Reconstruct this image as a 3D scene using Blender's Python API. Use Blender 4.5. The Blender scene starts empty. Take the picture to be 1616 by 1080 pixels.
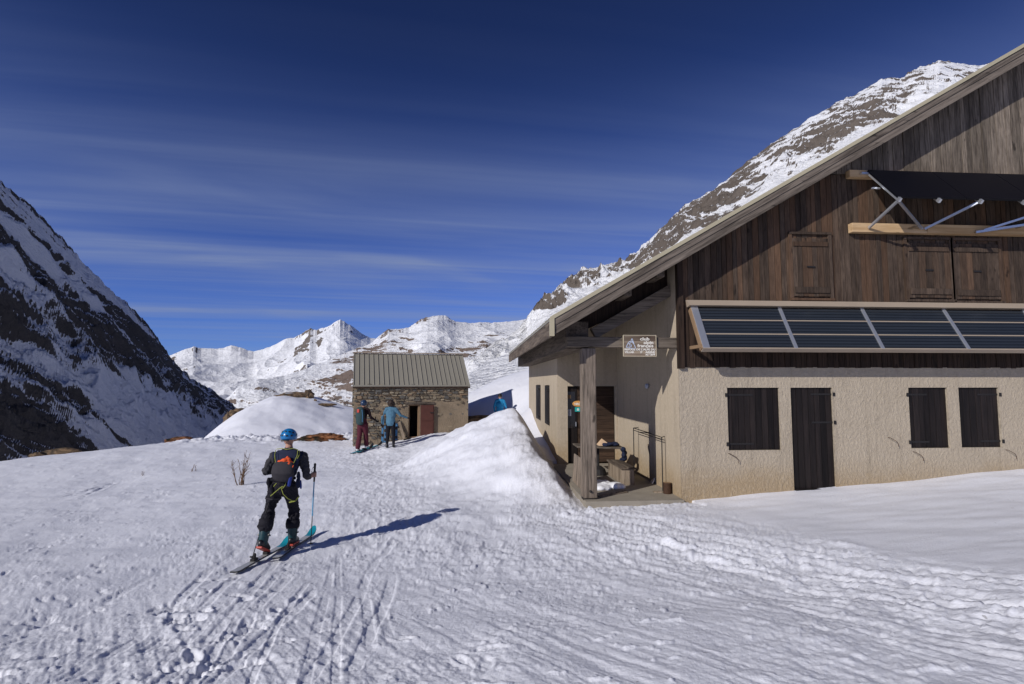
import bpy, bmesh, math, random
import numpy as np
from mathutils import Vector, Matrix

random.seed(7)
S = bpy.context.scene
C = S.collection
R_ = math.radians

# ------------------------------------------------------------------ camera
F_, CX, CY = 850.0, 808.0, 540.0            # focal length and centre, in photo pixels
YAW, PIT = R_(3.9), math.atan(64 / 850.0)
CAM = Vector((0, 0, 2.2))
FWD = Vector((math.sin(YAW) * math.cos(PIT), math.cos(YAW) * math.cos(PIT), math.sin(PIT)))
RGT = Vector((math.cos(YAW), -math.sin(YAW), 0))
UPV = RGT.cross(FWD)
HF = Vector((math.sin(YAW), math.cos(YAW), 0))   # horizontal forward
cam_d = bpy.data.cameras.new('camera'); cam = bpy.data.objects.new('camera', cam_d); C.objects.link(cam)
cam_d.sensor_width = 36; cam_d.lens = F_ / 1616 * 36; cam_d.clip_start = 0.05; cam_d.clip_end = 30000
m3 = Matrix((RGT, UPV, -FWD)).transposed().to_4x4(); m3.translation = CAM
cam.matrix_world = m3
S.camera = cam

# ------------------------------------------------------------------ sun, sky, exposure
SUN_AZ, SUN_EL = 49.5, 27.6                 # the light travels towards this azimuth (right of +Y)
LD = Vector((math.sin(R_(SUN_AZ)) * math.cos(R_(SUN_EL)), math.cos(R_(SUN_AZ)) * math.cos(R_(SUN_EL)), -math.sin(R_(SUN_EL))))
sd = bpy.data.lights.new('sun', 'SUN'); sun = bpy.data.objects.new('sun', sd); C.objects.link(sun)
sd.energy = 3.5; sd.angle = R_(0.53); sd.color = (1.0, 0.968, 0.93)
sun.rotation_euler = LD.to_track_quat('-Z', 'Y').to_euler()
W = bpy.data.worlds.new('World'); S.world = W; W.use_nodes = True
nt = W.node_tree; nt.nodes.clear()
def wn(t, **k):
    n = nt.nodes.new(t)
    for a, b in k.items(): setattr(n, a, b)
    return n
def wmath(op, a, b=None, c=None):
    n = wn('ShaderNodeMath', operation=op)
    for i, v in enumerate((a, b, c)):
        if v is None: continue
        if isinstance(v, (int, float)): n.inputs[i].default_value = v
        else: nt.links.new(v, n.inputs[i])
    return n.outputs[0]
sky = wn('ShaderNodeTexSky', sky_type='NISHITA', sun_disc=False, sun_elevation=R_(SUN_EL), sun_rotation=R_(SUN_AZ + 180),
         altitude=2500, air_density=1.0, dust_density=0.25, ozone_density=3.0)
tc = wn('ShaderNodeTexCoord')
sep = wn('ShaderNodeSeparateXYZ'); nt.links.new(tc.outputs['Generated'], sep.inputs[0])
zc = wmath('MAXIMUM', sep.outputs[2], 0.03)
u = wmath('DIVIDE', sep.outputs[0], zc); v = wmath('DIVIDE', sep.outputs[1], zc)   # a cirrus layer overhead
ang = R_(8)
ur = wmath('ADD', wmath('MULTIPLY', u, math.cos(ang)), wmath('MULTIPLY', v, math.sin(ang)))
vr = wmath('SUBTRACT', wmath('MULTIPLY', v, math.cos(ang)), wmath('MULTIPLY', u, math.sin(ang)))
def cirrus(su, sv, seed, lo, hi, detail=4, dist=0.6):
    cb = wn('ShaderNodeCombineXYZ')
    nt.links.new(wmath('MULTIPLY', ur, su), cb.inputs[0]); nt.links.new(wmath('MULTIPLY', vr, sv), cb.inputs[1]); cb.inputs[2].default_value = seed
    nz = wn('ShaderNodeTexNoise'); nz.inputs['Scale'].default_value = 1.0; nz.inputs['Detail'].default_value = detail
    nz.inputs['Roughness'].default_value = 0.5; nz.inputs['Distortion'].default_value = dist
    nt.links.new(cb.outputs[0], nz.inputs['Vector'])
    mr = wn('ShaderNodeMapRange', interpolation_type='SMOOTHSTEP'); mr.inputs[1].default_value = lo; mr.inputs[2].default_value = hi
    nt.links.new(nz.outputs['Fac'], mr.inputs[0]); return mr.outputs[0]
c1 = cirrus(0.055, 0.36, 3.4, 0.28, 0.72, 6, 1.4); c2 = cirrus(0.14, 2.4, 8.7, 0.30, 0.78, 6, 1.0); c3 = cirrus(0.30, 0.5, 5.2, 0.38, 0.78, 7, 1.6); c4 = cirrus(0.10, 1.1, 12.4, 0.36, 0.72, 6, 0.8)
cl = wmath('ADD', wmath('ADD', wmath('MULTIPLY', c1, 0.44), wmath('MULTIPLY', wmath('MULTIPLY', c2, c1), 0.30)), wmath('ADD', wmath('MULTIPLY', wmath('MULTIPLY', c3, c1), 0.40), wmath('MULTIPLY', wmath('MULTIPLY', c4, c2), 0.26)))
fade = wn('ShaderNodeMapRange', interpolation_type='SMOOTHSTEP'); fade.inputs[1].default_value = 0.02; fade.inputs[2].default_value = 0.16
nt.links.new(sep.outputs[2], fade.inputs[0])
high = wn('ShaderNodeMapRange', interpolation_type='SMOOTHSTEP'); high.inputs[1].default_value = 0.52; high.inputs[2].default_value = 0.20; high.inputs[3].default_value = 0.03; high.inputs[4].default_value = 1.0
nt.links.new(sep.outputs[2], high.inputs[0])            # thin overhead, thicker where the layer is seen edge-on
cl = wmath('MINIMUM', wmath('MULTIPLY', wmath('MULTIPLY', cl, fade.outputs[0]), high.outputs[0]), 0.75)
tint = wn('ShaderNodeMix', data_type='RGBA', blend_type='MULTIPLY'); tint.inputs[0].default_value = 1
nt.links.new(sky.outputs[0], tint.inputs[6]); tint.inputs[7].default_value = (0.52, 0.72, 1.48, 1)
zen = wn('ShaderNodeMapRange', interpolation_type='SMOOTHSTEP'); zen.inputs[1].default_value = 0.15; zen.inputs[2].default_value = 0.62; zen.inputs[3].default_value = 1.12; zen.inputs[4].default_value = 0.50
nt.links.new(sep.outputs[2], zen.inputs[0])            # clear mountain air: the blue deepens steadily towards the zenith
deep = wn('ShaderNodeVectorMath', operation='SCALE'); nt.links.new(tint.outputs[2], deep.inputs[0]); nt.links.new(zen.outputs[0], deep.inputs['Scale'])
mixc = wn('ShaderNodeMix', data_type='RGBA'); nt.links.new(cl, mixc.inputs[0]); nt.links.new(deep.outputs[0], mixc.inputs[6])
mixc.inputs[7].default_value = (4.1, 5.1, 8.0, 1)
bg = wn('ShaderNodeBackground'); bg.inputs[1].default_value = 0.056
nt.links.new(mixc.outputs[2], bg.inputs[0])
wo = wn('ShaderNodeOutputWorld'); nt.links.new(bg.outputs[0], wo.inputs[0])
S.view_settings.view_transform = 'Standard'; S.view_settings.look = 'None'
S.view_settings.exposure = 0.0; S.view_settings.gamma = 1.0; S.view_settings.use_curve_mapping = False
S.render.engine = 'CYCLES'
S.cycles.max_bounces = 6; S.cycles.diffuse_bounces = 3

# ------------------------------------------------------------------ places: a photo pixel at a known depth, height or plane
def ray(px, py): return FWD + RGT * ((px - CX) / F_) - UPV * ((py - CY) / F_)
def D(px, py, d): return CAM + ray(px, py) * d
def onY(px, py, Y): r = ray(px, py); return CAM + r * (Y / r.y)
def onX(px, py, X): r = ray(px, py); return CAM + r * (X / r.x)
def onZ(px, py, z): r = ray(px, py); return CAM + r * ((z - CAM.z) / r.z)
def LF(lat, fwd, z=0): return RGT * lat + HF * fwd + Vector((0, 0, z))

# ------------------------------------------------------------------ noise
_rng = np.random.default_rng(5)
_perm = np.concatenate([_rng.permutation(256)] * 2)
_ga = _rng.uniform(0, 2 * np.pi, 256); _gx, _gy = np.cos(_ga), np.sin(_ga)
def perlin(x, y, seed=0):
    x = np.asarray(x, float) + seed * 17.31; y = np.asarray(y, float) + seed * 9.77
    xi = np.floor(x).astype(np.int64); yi = np.floor(y).astype(np.int64)
    xf = x - xi; yf = y - yi; xi &= 255; yi &= 255
    u = xf * xf * xf * (xf * (xf * 6 - 15) + 10); v = yf * yf * yf * (yf * (yf * 6 - 15) + 10)
    x1 = (xi + 1) & 255; y1 = (yi + 1) & 255
    def g(a, b, dx, dy):
        k = _perm[_perm[a] + b]; return _gx[k] * dx + _gy[k] * dy
    n0 = g(xi, yi, xf, yf); n1 = g(x1, yi, xf - 1, yf); n2 = g(xi, y1, xf, yf - 1); n3 = g(x1, y1, xf - 1, yf - 1)
    a = n0 + u * (n1 - n0); b = n2 + u * (n3 - n2)
    return (a + v * (b - a)) * 1.5
def fbm(x, y, o=4, seed=0, gain=0.5):
    s = 0; a = 1; f = 1
    for i in range(o):
        s = s + a * perlin(x * f, y * f, seed + i); a *= gain; f *= 2.03
    return s
def ridged(x, y, o=5, seed=0, gain=0.5):
    s = 0; a = 1; f = 1
    for i in range(o):
        n = 1 - np.abs(perlin(x * f, y * f, seed + i)) * 1.6; s = s + a * n * n; a *= gain; f *= 2.07
    return s
def sstep(a, b, x):
    t = np.clip((x - a) / (b - a), 0, 1); return t * t * (3 - 2 * t)
def smax(a, b, k): 
    h = np.clip(0.5 + 0.5 * (a - b) / k, 0, 1); return b + (a - b) * h + k * h * (1 - h)
def smin(a, b, k): return -smax(-a, -b, k)

# ------------------------------------------------------------------ materials
class MT:
    """a small node-tree writer"""
    def __init__(s, name, rough=0.7, spec=0.3):
        s.m = bpy.data.materials.new(name); s.m.use_nodes = True; s.t = s.m.node_tree
        s.b = s.t.nodes['Principled BSDF']; s.b.inputs['Roughness'].default_value = rough
        s.b.inputs['Specular IOR Level'].default_value = spec
        s.tc = s.t.nodes.new('ShaderNodeTexCoord')
    def n(s, ty, **k):
        x = s.t.nodes.new(ty)
        for a, b in k.items(): setattr(x, a, b)
        return x
    def l(s, a, b): s.t.links.new(a, b)
    def put(s, sock, v):
        if hasattr(v, 'is_output'): s.l(v, sock)
        elif isinstance(v, (tuple, list)): sock.default_value = (*v, 1) if (len(v) == 3 and len(sock.default_value) == 4) else v
        else: sock.default_value = v
    def co(s, scale=(1, 1, 1), rand=0.0, kind='Object', rot=0.0):
        mp = s.n('ShaderNodeMapping'); mp.inputs['Scale'].default_value = scale; src = s.tc.outputs[kind]
        if rot:
            m0 = s.n('ShaderNodeMapping'); m0.inputs['Rotation'].default_value = (0, rot, 0); s.l(src, m0.inputs[0]); src = m0.outputs[0]
        s.l(src, mp.inputs[0])
        if rand:
            oi = s.n('ShaderNodeObjectInfo'); mu = s.n('ShaderNodeMath', operation='MULTIPLY'); mu.inputs[1].default_value = rand
            s.l(oi.outputs['Random'], mu.inputs[0]); s.l(mu.outputs[0], mp.inputs['Location'])
        return mp.outputs[0]
    def rnd(s): return s.n('ShaderNodeObjectInfo').outputs['Random']
    def noise(s, vec, scale, detail=4, rough=0.55, dist=0.0):
        x = s.n('ShaderNodeTexNoise'); s.l(vec, x.inputs['Vector']); x.inputs['Scale'].default_value = scale
        x.inputs['Detail'].default_value = detail; x.inputs['Roughness'].default_value = rough; x.inputs['Distortion'].default_value = dist
        return x.outputs['Fac']
    def ramp(s, f, lo, hi):
        x = s.n('ShaderNodeMapRange', interpolation_type='SMOOTHSTEP'); x.inputs[1].default_value = lo; x.inputs[2].default_value = hi
        s.l(f, x.inputs[0]); return x.outputs[0]
    def mix(s, f, a, b, blend='MIX'):
        x = s.n('ShaderNodeMix', data_type='RGBA', blend_type=blend); s.put(x.inputs[0], f); s.put(x.inputs[6], a); s.put(x.inputs[7], b)
        return x.outputs[2]
    def math(s, op, a, b=0.0):
        x = s.n('ShaderNodeMath', operation=op); s.put(x.inputs[0], a); s.put(x.inputs[1], b); return x.outputs[0]
    def attr(s, name): return s.n('ShaderNodeAttribute', attribute_name=name)
    def col(s, v): s.put(s.b.inputs['Base Color'], v)
    def bump(s, h, strength=0.3, dist=0.01):
        x = s.n('ShaderNodeBump'); x.inputs['Strength'].default_value = strength; x.inputs['Distance'].default_value = dist
        s.l(h, x.inputs['Height'])
        if s.b.inputs['Normal'].is_linked: s.l(s.b.inputs['Normal'].links[0].from_socket, x.inputs['Normal'])
        s.l(x.outputs[0], s.b.inputs['Normal'])
M = {}
def plain(name, c, rough=0.7, spec=0.3, var=0.25, scale=8, metal=0.0, bump=0.0, bscale=40, bdist=0.004):
    t = MT(name, rough, spec); v = t.co(); f = t.noise(v, scale, 5)
    t.col(t.mix(f, tuple(x * (1 - var) for x in c), tuple(min(1, x * (1 + var)) for x in c)))
    t.b.inputs['Metallic'].default_value = metal
    if bump: t.bump(t.noise(v, bscale, 4), bump, bdist)
    M[name] = t.m; return t
def wood(name, dark, light, axis=2, grain=26, rand=60, rough=0.8, spec=0.2, bump=0.5, bright=0.45, knots=True, hue=None, rot=0.0, st=16.0, lo=.36, hi=.64):
    t = MT(name, rough, spec); sc = [grain] * 3; sc[axis] = grain / st
    v = t.co(tuple(sc), rand, rot=rot); f = t.noise(v, 1.0, 6, 0.68, 0.3); f2 = t.noise(v, 0.28, 3)
    g = t.math('ADD', t.math('MULTIPLY', f, 0.65), t.math('MULTIPLY', f2, 0.35))
    c = t.mix(t.ramp(g, lo, hi), dark, light)
    r = t.rnd()
    if hue: c = t.mix(t.ramp(t.math('FRACT', t.math('MULTIPLY', r, 7.31)), 0.35, 1.0), c, t.mix(t.ramp(g, lo, hi), tuple(x * .45 for x in hue), hue))
    if knots:
        sk = [7] * 3; sk[axis] = 2.6; kn = t.noise(t.co(tuple(sk), rand), 1.0, 2)
        c = t.mix(t.math('MULTIPLY', t.ramp(kn, 0.66, 0.74), 0.75), c, tuple(x * 0.35 for x in dark))
    b = t.math('ADD', t.math('MULTIPLY', r, bright), 1 - bright / 2)
    cb = t.n('ShaderNodeCombineColor'); 
    for i in range(3): t.l(b, cb.inputs[i])
    t.col(t.mix(1.0, c, cb.outputs[0], 'MULTIPLY'))
    t.bump(g, bump, 0.006); M[name] = t.m; return t

# snow ground: dirt is a stain with its own shape, kept in a mesh attribute
t = MT('snow', 0.55, 0.25); v = t.co()
d = t.attr('dirt').outputs['Fac']; n1 = t.noise(v, 3.0, 6, 0.6); n2 = t.noise(v, 28, 5, 0.65); n3 = t.noise(v, 160, 3, 0.6)
c = t.mix(n1, (0.795, 0.80, 0.86), (0.87, 0.875, 0.925))
dm = t.math('MULTIPLY', d, t.ramp(t.math('ADD', n2, t.math('MULTIPLY', n1, .4)), 0.45, 0.95))
c = t.mix(t.math('MULTIPLY', d, 0.45), c, (0.50, 0.44, 0.36)); c = t.mix(dm, c, (0.17, 0.13, 0.09))
spk = t.ramp(t.noise(v, 9.0, 2), 0.745, 0.765); c = t.mix(t.math('MULTIPLY', spk, 0.5), c, (0.12, 0.10, 0.08))
t.col(c); t.bump(n2, 0.5, 0.022); t.bump(n3, 0.30, 0.006); M['snow'] = t.m
# mountains: snow over rock, split by a mesh attribute
def mountain_mat(name, rock_a, rock_b, fine, bumpd, sa=(0.82, 0.825, 0.85), sb=(0.89, 0.89, 0.905)):
    t = MT(name, 0.75, 0.15); v = t.co()
    rk = t.attr('rock').outputs['Fac']; nf = t.noise(v, fine, 6, 0.65); nf2 = t.noise(v, fine * 4, 4, 0.6)
    q = t.math('ADD', rk, t.math('ADD', t.math('MULTIPLY', t.math('SUBTRACT', nf, 0.5), 0.9), t.math('MULTIPLY', t.math('SUBTRACT', nf2, 0.5), 0.75)))
    m = t.ramp(q, 0.42, 0.58)
    rc = t.mix(t.noise(v, fine * 0.6, 6, 0.7), rock_a, rock_b)
    sc = t.mix(nf, sa, sb)
    t.col(t.mix(m, sc, rc)); t.bump(t.math('ADD', nf, t.math('MULTIPLY', nf2, .5)), 0.8, bumpd)
    M[name] = t.m
mountain_mat('mountain_left', (0.03, 0.027, 0.025), (0.11, 0.098, 0.088), 0.12, 3.0, (0.62, 0.64, 0.69), (0.74, 0.75, 0.79))  # part of this wall's shade is put into its darker snow colours
mountain_mat('mountain_right', (0.085, 0.070, 0.058), (0.21, 0.175, 0.148), 0.09, 4.0)
mountain_mat('mountain_far', (0.10, 0.075, 0.06), (0.25, 0.19, 0.155), 0.018, 10.0)
mountain_mat('mountain_peak', (0.10, 0.085, 0.075), (0.24, 0.2, 0.17), 0.014, 12.0)
# stucco
def stucco(name, a, b, bs, bd):
    t = MT(name, 0.9, 0.1); v = t.co(); n1 = t.noise(v, 1.3, 5, 0.6); n2 = t.noise(t.co((1, 1, .7)), 19, 6, 0.68, 0.15); n3 = t.noise(t.co((3, 3, .25)), 2.0, 4)
    c = t.mix(n1, a, b); c = t.mix(t.math('MULTIPLY', t.ramp(n3, .48, .78), .5), c, tuple(x * .72 for x in a))
    sp = t.n('ShaderNodeSeparateXYZ'); t.l(t.tc.outputs['Object'], sp.inputs[0])
    low = t.math('MULTIPLY', t.ramp(t.math('ADD', sp.outputs[2], t.math('MULTIPLY', n1, -.8)), 0.40, -0.30), 0.70)
    c = t.mix(low, c, (0.34, 0.24, 0.13)); c = t.mix(t.math('MULTIPLY', t.ramp(n2, .48, .70), .30), c, tuple(min(1, x * 1.35) for x in b)); c = t.mix(t.math('MULTIPLY', t.ramp(t.noise(v, 5, 5, .65), .52, .75), .35), c, tuple(x * .7 for x in a))
    t.col(c); t.bump(n2, bs, bd); t.bump(t.noise(v, 90, 3), .3, .004); M[name] = t.m
stucco('stucco_rough', (0.385, 0.32, 0.24), (0.50, 0.425, 0.325), 1.0, 0.034)
stucco('stucco_fine', (0.42, 0.35, 0.26), (0.495, 0.415, 0.315), 0.6, 0.014)
wood('planks_brown', (0.026, 0.018, 0.0135), (0.115, 0.080, 0.057), 2, 36, hue=(0.135, 0.078, 0.047), bright=0.6, st=9, lo=.28, hi=.74)
wood('planks_grey', (0.07, 0.055, 0.042), (0.245, 0.20, 0.155), 2, 34, bright=0.7, st=10, lo=.32, hi=.70)
wood('planks_dark', (0.018, 0.011, 0.008), (0.055, 0.034, 0.024), 2, 30, bright=0.4)
wood('beam_x', (0.06, 0.047, 0.036), (0.19, 0.155, 0.12), 0, 24)
wood('rake', (0.07, 0.056, 0.044), (0.22, 0.18, 0.145), 0, 26, rot=math.atan(0.583), bright=.3)
wood('beam_y', (0.06, 0.045, 0.035), (0.19, 0.15, 0.115), 1, 22)
wood('beam_z', (0.09, 0.072, 0.056), (0.34, 0.27, 0.21), 2, 24, bump=0.9)
wood('bench_wood', (0.15, 0.115, 0.08), (0.34, 0.27, 0.20), 2, 24)
wood('pine_new', (0.40, 0.25, 0.12), (0.60, 0.42, 0.24), 0, 14, bright=0.2, bump=.2)
wood('shutter_paint', (0.009, 0.007, 0.0065), (0.021, 0.0155, 0.014), 2, 30, bright=0.95, knots=False, rough=.55, spec=.2, bump=.3)
wood('door_dark_x', (0.028, 0.017, 0.012), (0.075, 0.046, 0.030), 0, 26, bright=0.5, knots=False)
wood('soffit', (0.04, 0.03, 0.022), (0.12, 0.09, 0.065), 1, 20)
plain('roof_metal', (0.27, 0.25, 0.205), 0.5, 0.4, 0.07, 1.5)
plain('roof_edge', (0.42, 0.37, 0.25), 0.5, 0.4, 0.08, 2)
plain('flashing', (0.36, 0.29, 0.22), 0.55, 0.4, 0.12, 2)
plain('alu', (0.62, 0.64, 0.68), 0.38, 0.5, 0.06, 6, 0.75)
plain('black_steel', (0.02, 0.018, 0.018), 0.6, 0.3)
plain('iron_rust', (0.06, 0.032, 0.02), 0.85, 0.2, 0.5, 30)
plain('concrete', (0.30, 0.265, 0.215), 0.92, 0.1, 0.28, 2.5, bump=.4, bscale=30, bdist=.008)
plain('pv_black', (0.005, 0.005, 0.008), 0.45, 0.12, 0.2, 2)
t = MT('collector', 0.16, 0.5); v = t.co(); wv = t.n('ShaderNodeTexWave', wave_type='BANDS', bands_direction='Z'); wv.inputs['Scale'].default_value = 5.2
t.l(v, wv.inputs['Vector']); nn = t.noise(t.co((1, 1, 30)), 1.2, 3)
t.col(t.mix(t.math('MULTIPLY', t.ramp(wv.outputs['Fac'], .05, .45), t.math('ADD', nn, .35)), (0.013, 0.016, 0.021), (0.029, 0.035, 0.044))); M['collector'] = t.m
plain('door_red', (0.095, 0.034, 0.025), 0.7, 0.3, 0.3, 6)
plain('dark_inside', (0.02, 0.017, 0.015), 0.95, 0.05)
plain('mortar', (0.25, 0.195, 0.135), 0.95, 0.08, 0.45, 2.4, bump=.8, bscale=22, bdist=.03)
plain('frame_wood', (0.26, 0.17, 0.10), 0.8, 0.2, 0.3, 12)
t = MT('stones', 0.9, 0.15); v = t.co(); a = t.attr('tint'); nz = t.noise(v, 14, 5)
t.col(t.mix(nz, t.mix(0.6, a.outputs['Color'], (0.05, 0.04, 0.03)), a.outputs['Color'])); t.bump(t.noise(v, 30, 4), .6, .02); M['stones'] = t.m
t = MT('rock', 0.9, 0.15); v = t.co(); nz = t.noise(v, 2.2, 6, .65)
t.col(t.mix(t.ramp(nz, .35, .65), (0.055, 0.045, 0.036), (0.25, 0.165, 0.095))); t.bump(t.noise(v, 6, 6, .7), .9, .08); M['rock'] = t.m
t = MT('rock_lichen', 0.9, 0.15); v = t.co(); nz = t.noise(v, 1.6, 6, .65)
t.col(t.mix(t.ramp(nz, .38, .6), (0.03, 0.026, 0.018), (0.30, 0.13, 0.06))); t.bump(t.noise(v, 6, 6, .7), .9, .06); M['rock_lichen'] = t.m
plain('twig', (0.16, 0.10, 0.065), 0.9, 0.1, 0.4, 40)
plain('lettering', (0.78, 0.74, 0.66), 0.8, 0.2, 0.12, 30)
plain('emblem_paint', (0.55, 0.62, 0.76), 0.8, 0.2, 0.1, 30)
plain('sign_edge', (0.50, 0.43, 0.31), 0.8, 0.2, 0.2, 20)
wood('sign_wood', (0.11, 0.075, 0.055), (0.30, 0.235, 0.17), 0, 16, bump=.3)
plain('orange_sign', (0.62, 0.30, 0.09), 0.6, 0.3, 0.15)
plain('teal_sign', (0.02, 0.38, 0.36), 0.5, 0.4, 0.1)
plain('paper', (0.42, 0.45, 0.52), 0.5, 0.4, 0.15)
plain('glass_dark', (0.012, 0.012, 0.014), 0.12, 0.5, 0.2)
plain('cardboard', (0.62, 0.43, 0.27), 0.85, 0.2, 0.12)
plain('cloth_black', (0.012, 0.012, 0.016), 0.9, 0.15, 0.4, 20, bump=.4, bscale=30, bdist=.01)
plain('cloth_navy', (0.017, 0.022, 0.048), 0.85, 0.2, 0.4, 20, bump=.4, bscale=25, bdist=.01)
plain('cloth_grey', (0.048, 0.046, 0.050), 0.9, 0.15, 0.2, 30, bump=.4, bscale=28, bdist=.01)
plain('cloth_pants', (0.016, 0.015, 0.020), 0.85, 0.2, 0.4, 14, bump=.5, bscale=18, bdist=.014)
plain('cloth_maroon', (0.085, 0.018, 0.028), 0.85, 0.2, 0.3, 14, bump=.4, bscale=18, bdist=.014)
plain('cloth_darkred', (0.020, 0.010, 0.012), 0.85, 0.2, 0.3, 14)
plain('cloth_steelblue', (0.07, 0.16, 0.235), 0.8, 0.25, 0.22, 10, bump=.5, bscale=16, bdist=.016)
plain('cloth_cyan', (0.02, 0.22, 0.44), 0.75, 0.25, 0.2, 10, bump=.5, bscale=16, bdist=.016)
plain('cloth_beige', (0.42, 0.36, 0.29), 0.85, 0.2, 0.15)
plain('pack_grey', (0.038, 0.035, 0.040), 0.85, 0.2, 0.25, 20, bump=.3)
plain('pack_green', (0.035, 0.062, 0.065), 0.85, 0.2, 0.25, 20, bump=.3)
plain('orange_cloth', (0.72, 0.10, 0.028), 0.75, 0.25, 0.2, 20, bump=.6, bscale=22, bdist=.012)
plain('lime', (0.30, 0.33, 0.06), 0.7, 0.3, 0.15)
plain('blue_rope', (0.02, 0.04, 0.22), 0.7, 0.3, 0.3)
plain('skin', (0.42, 0.23, 0.16), 0.6, 0.35, 0.12)
plain('hair_dark', (0.035, 0.020, 0.014), 0.6, 0.4, 0.5, 60, bump=.8, bscale=60, bdist=.02)
plain('hair_black', (0.010, 0.009, 0.010), 0.6, 0.4, 0.4, 60)
plain('helmet_blue', (0.008, 0.16, 0.40), 0.28, 0.5, 0.12)
plain('helmet_navy', (0.02, 0.045, 0.10), 0.3, 0.5, 0.2)
plain('boot_teal', (0.008, 0.042, 0.050), 0.45, 0.4, 0.2)
plain('boot_black', (0.010, 0.010, 0.012), 0.4, 0.5, 0.3)
plain('boot_red', (0.45, 0.05, 0.03), 0.5, 0.4, 0.2)
plain('boot_white', (0.66, 0.64, 0.62), 0.45, 0.4, 0.15)
plain('ski_white', (0.42, 0.42, 0.40), 0.35, 0.5, 0.15, 5)
plain('ski_teal', (0.01, 0.26, 0.34), 0.35, 0.5, 0.1)
plain('ski_black', (0.012, 0.012, 0.014), 0.4, 0.5)
plain('ski_blue', (0.05, 0.16, 0.30), 0.4, 0.5, 0.2)
plain('pole_blue', (0.08, 0.30, 0.48), 0.35, 0.5, 0.1)
plain('snow_lump', (0.84, 0.84, 0.87), 0.6, 0.25, 0.03, 3, bump=.5, bscale=14, bdist=.03)

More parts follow.
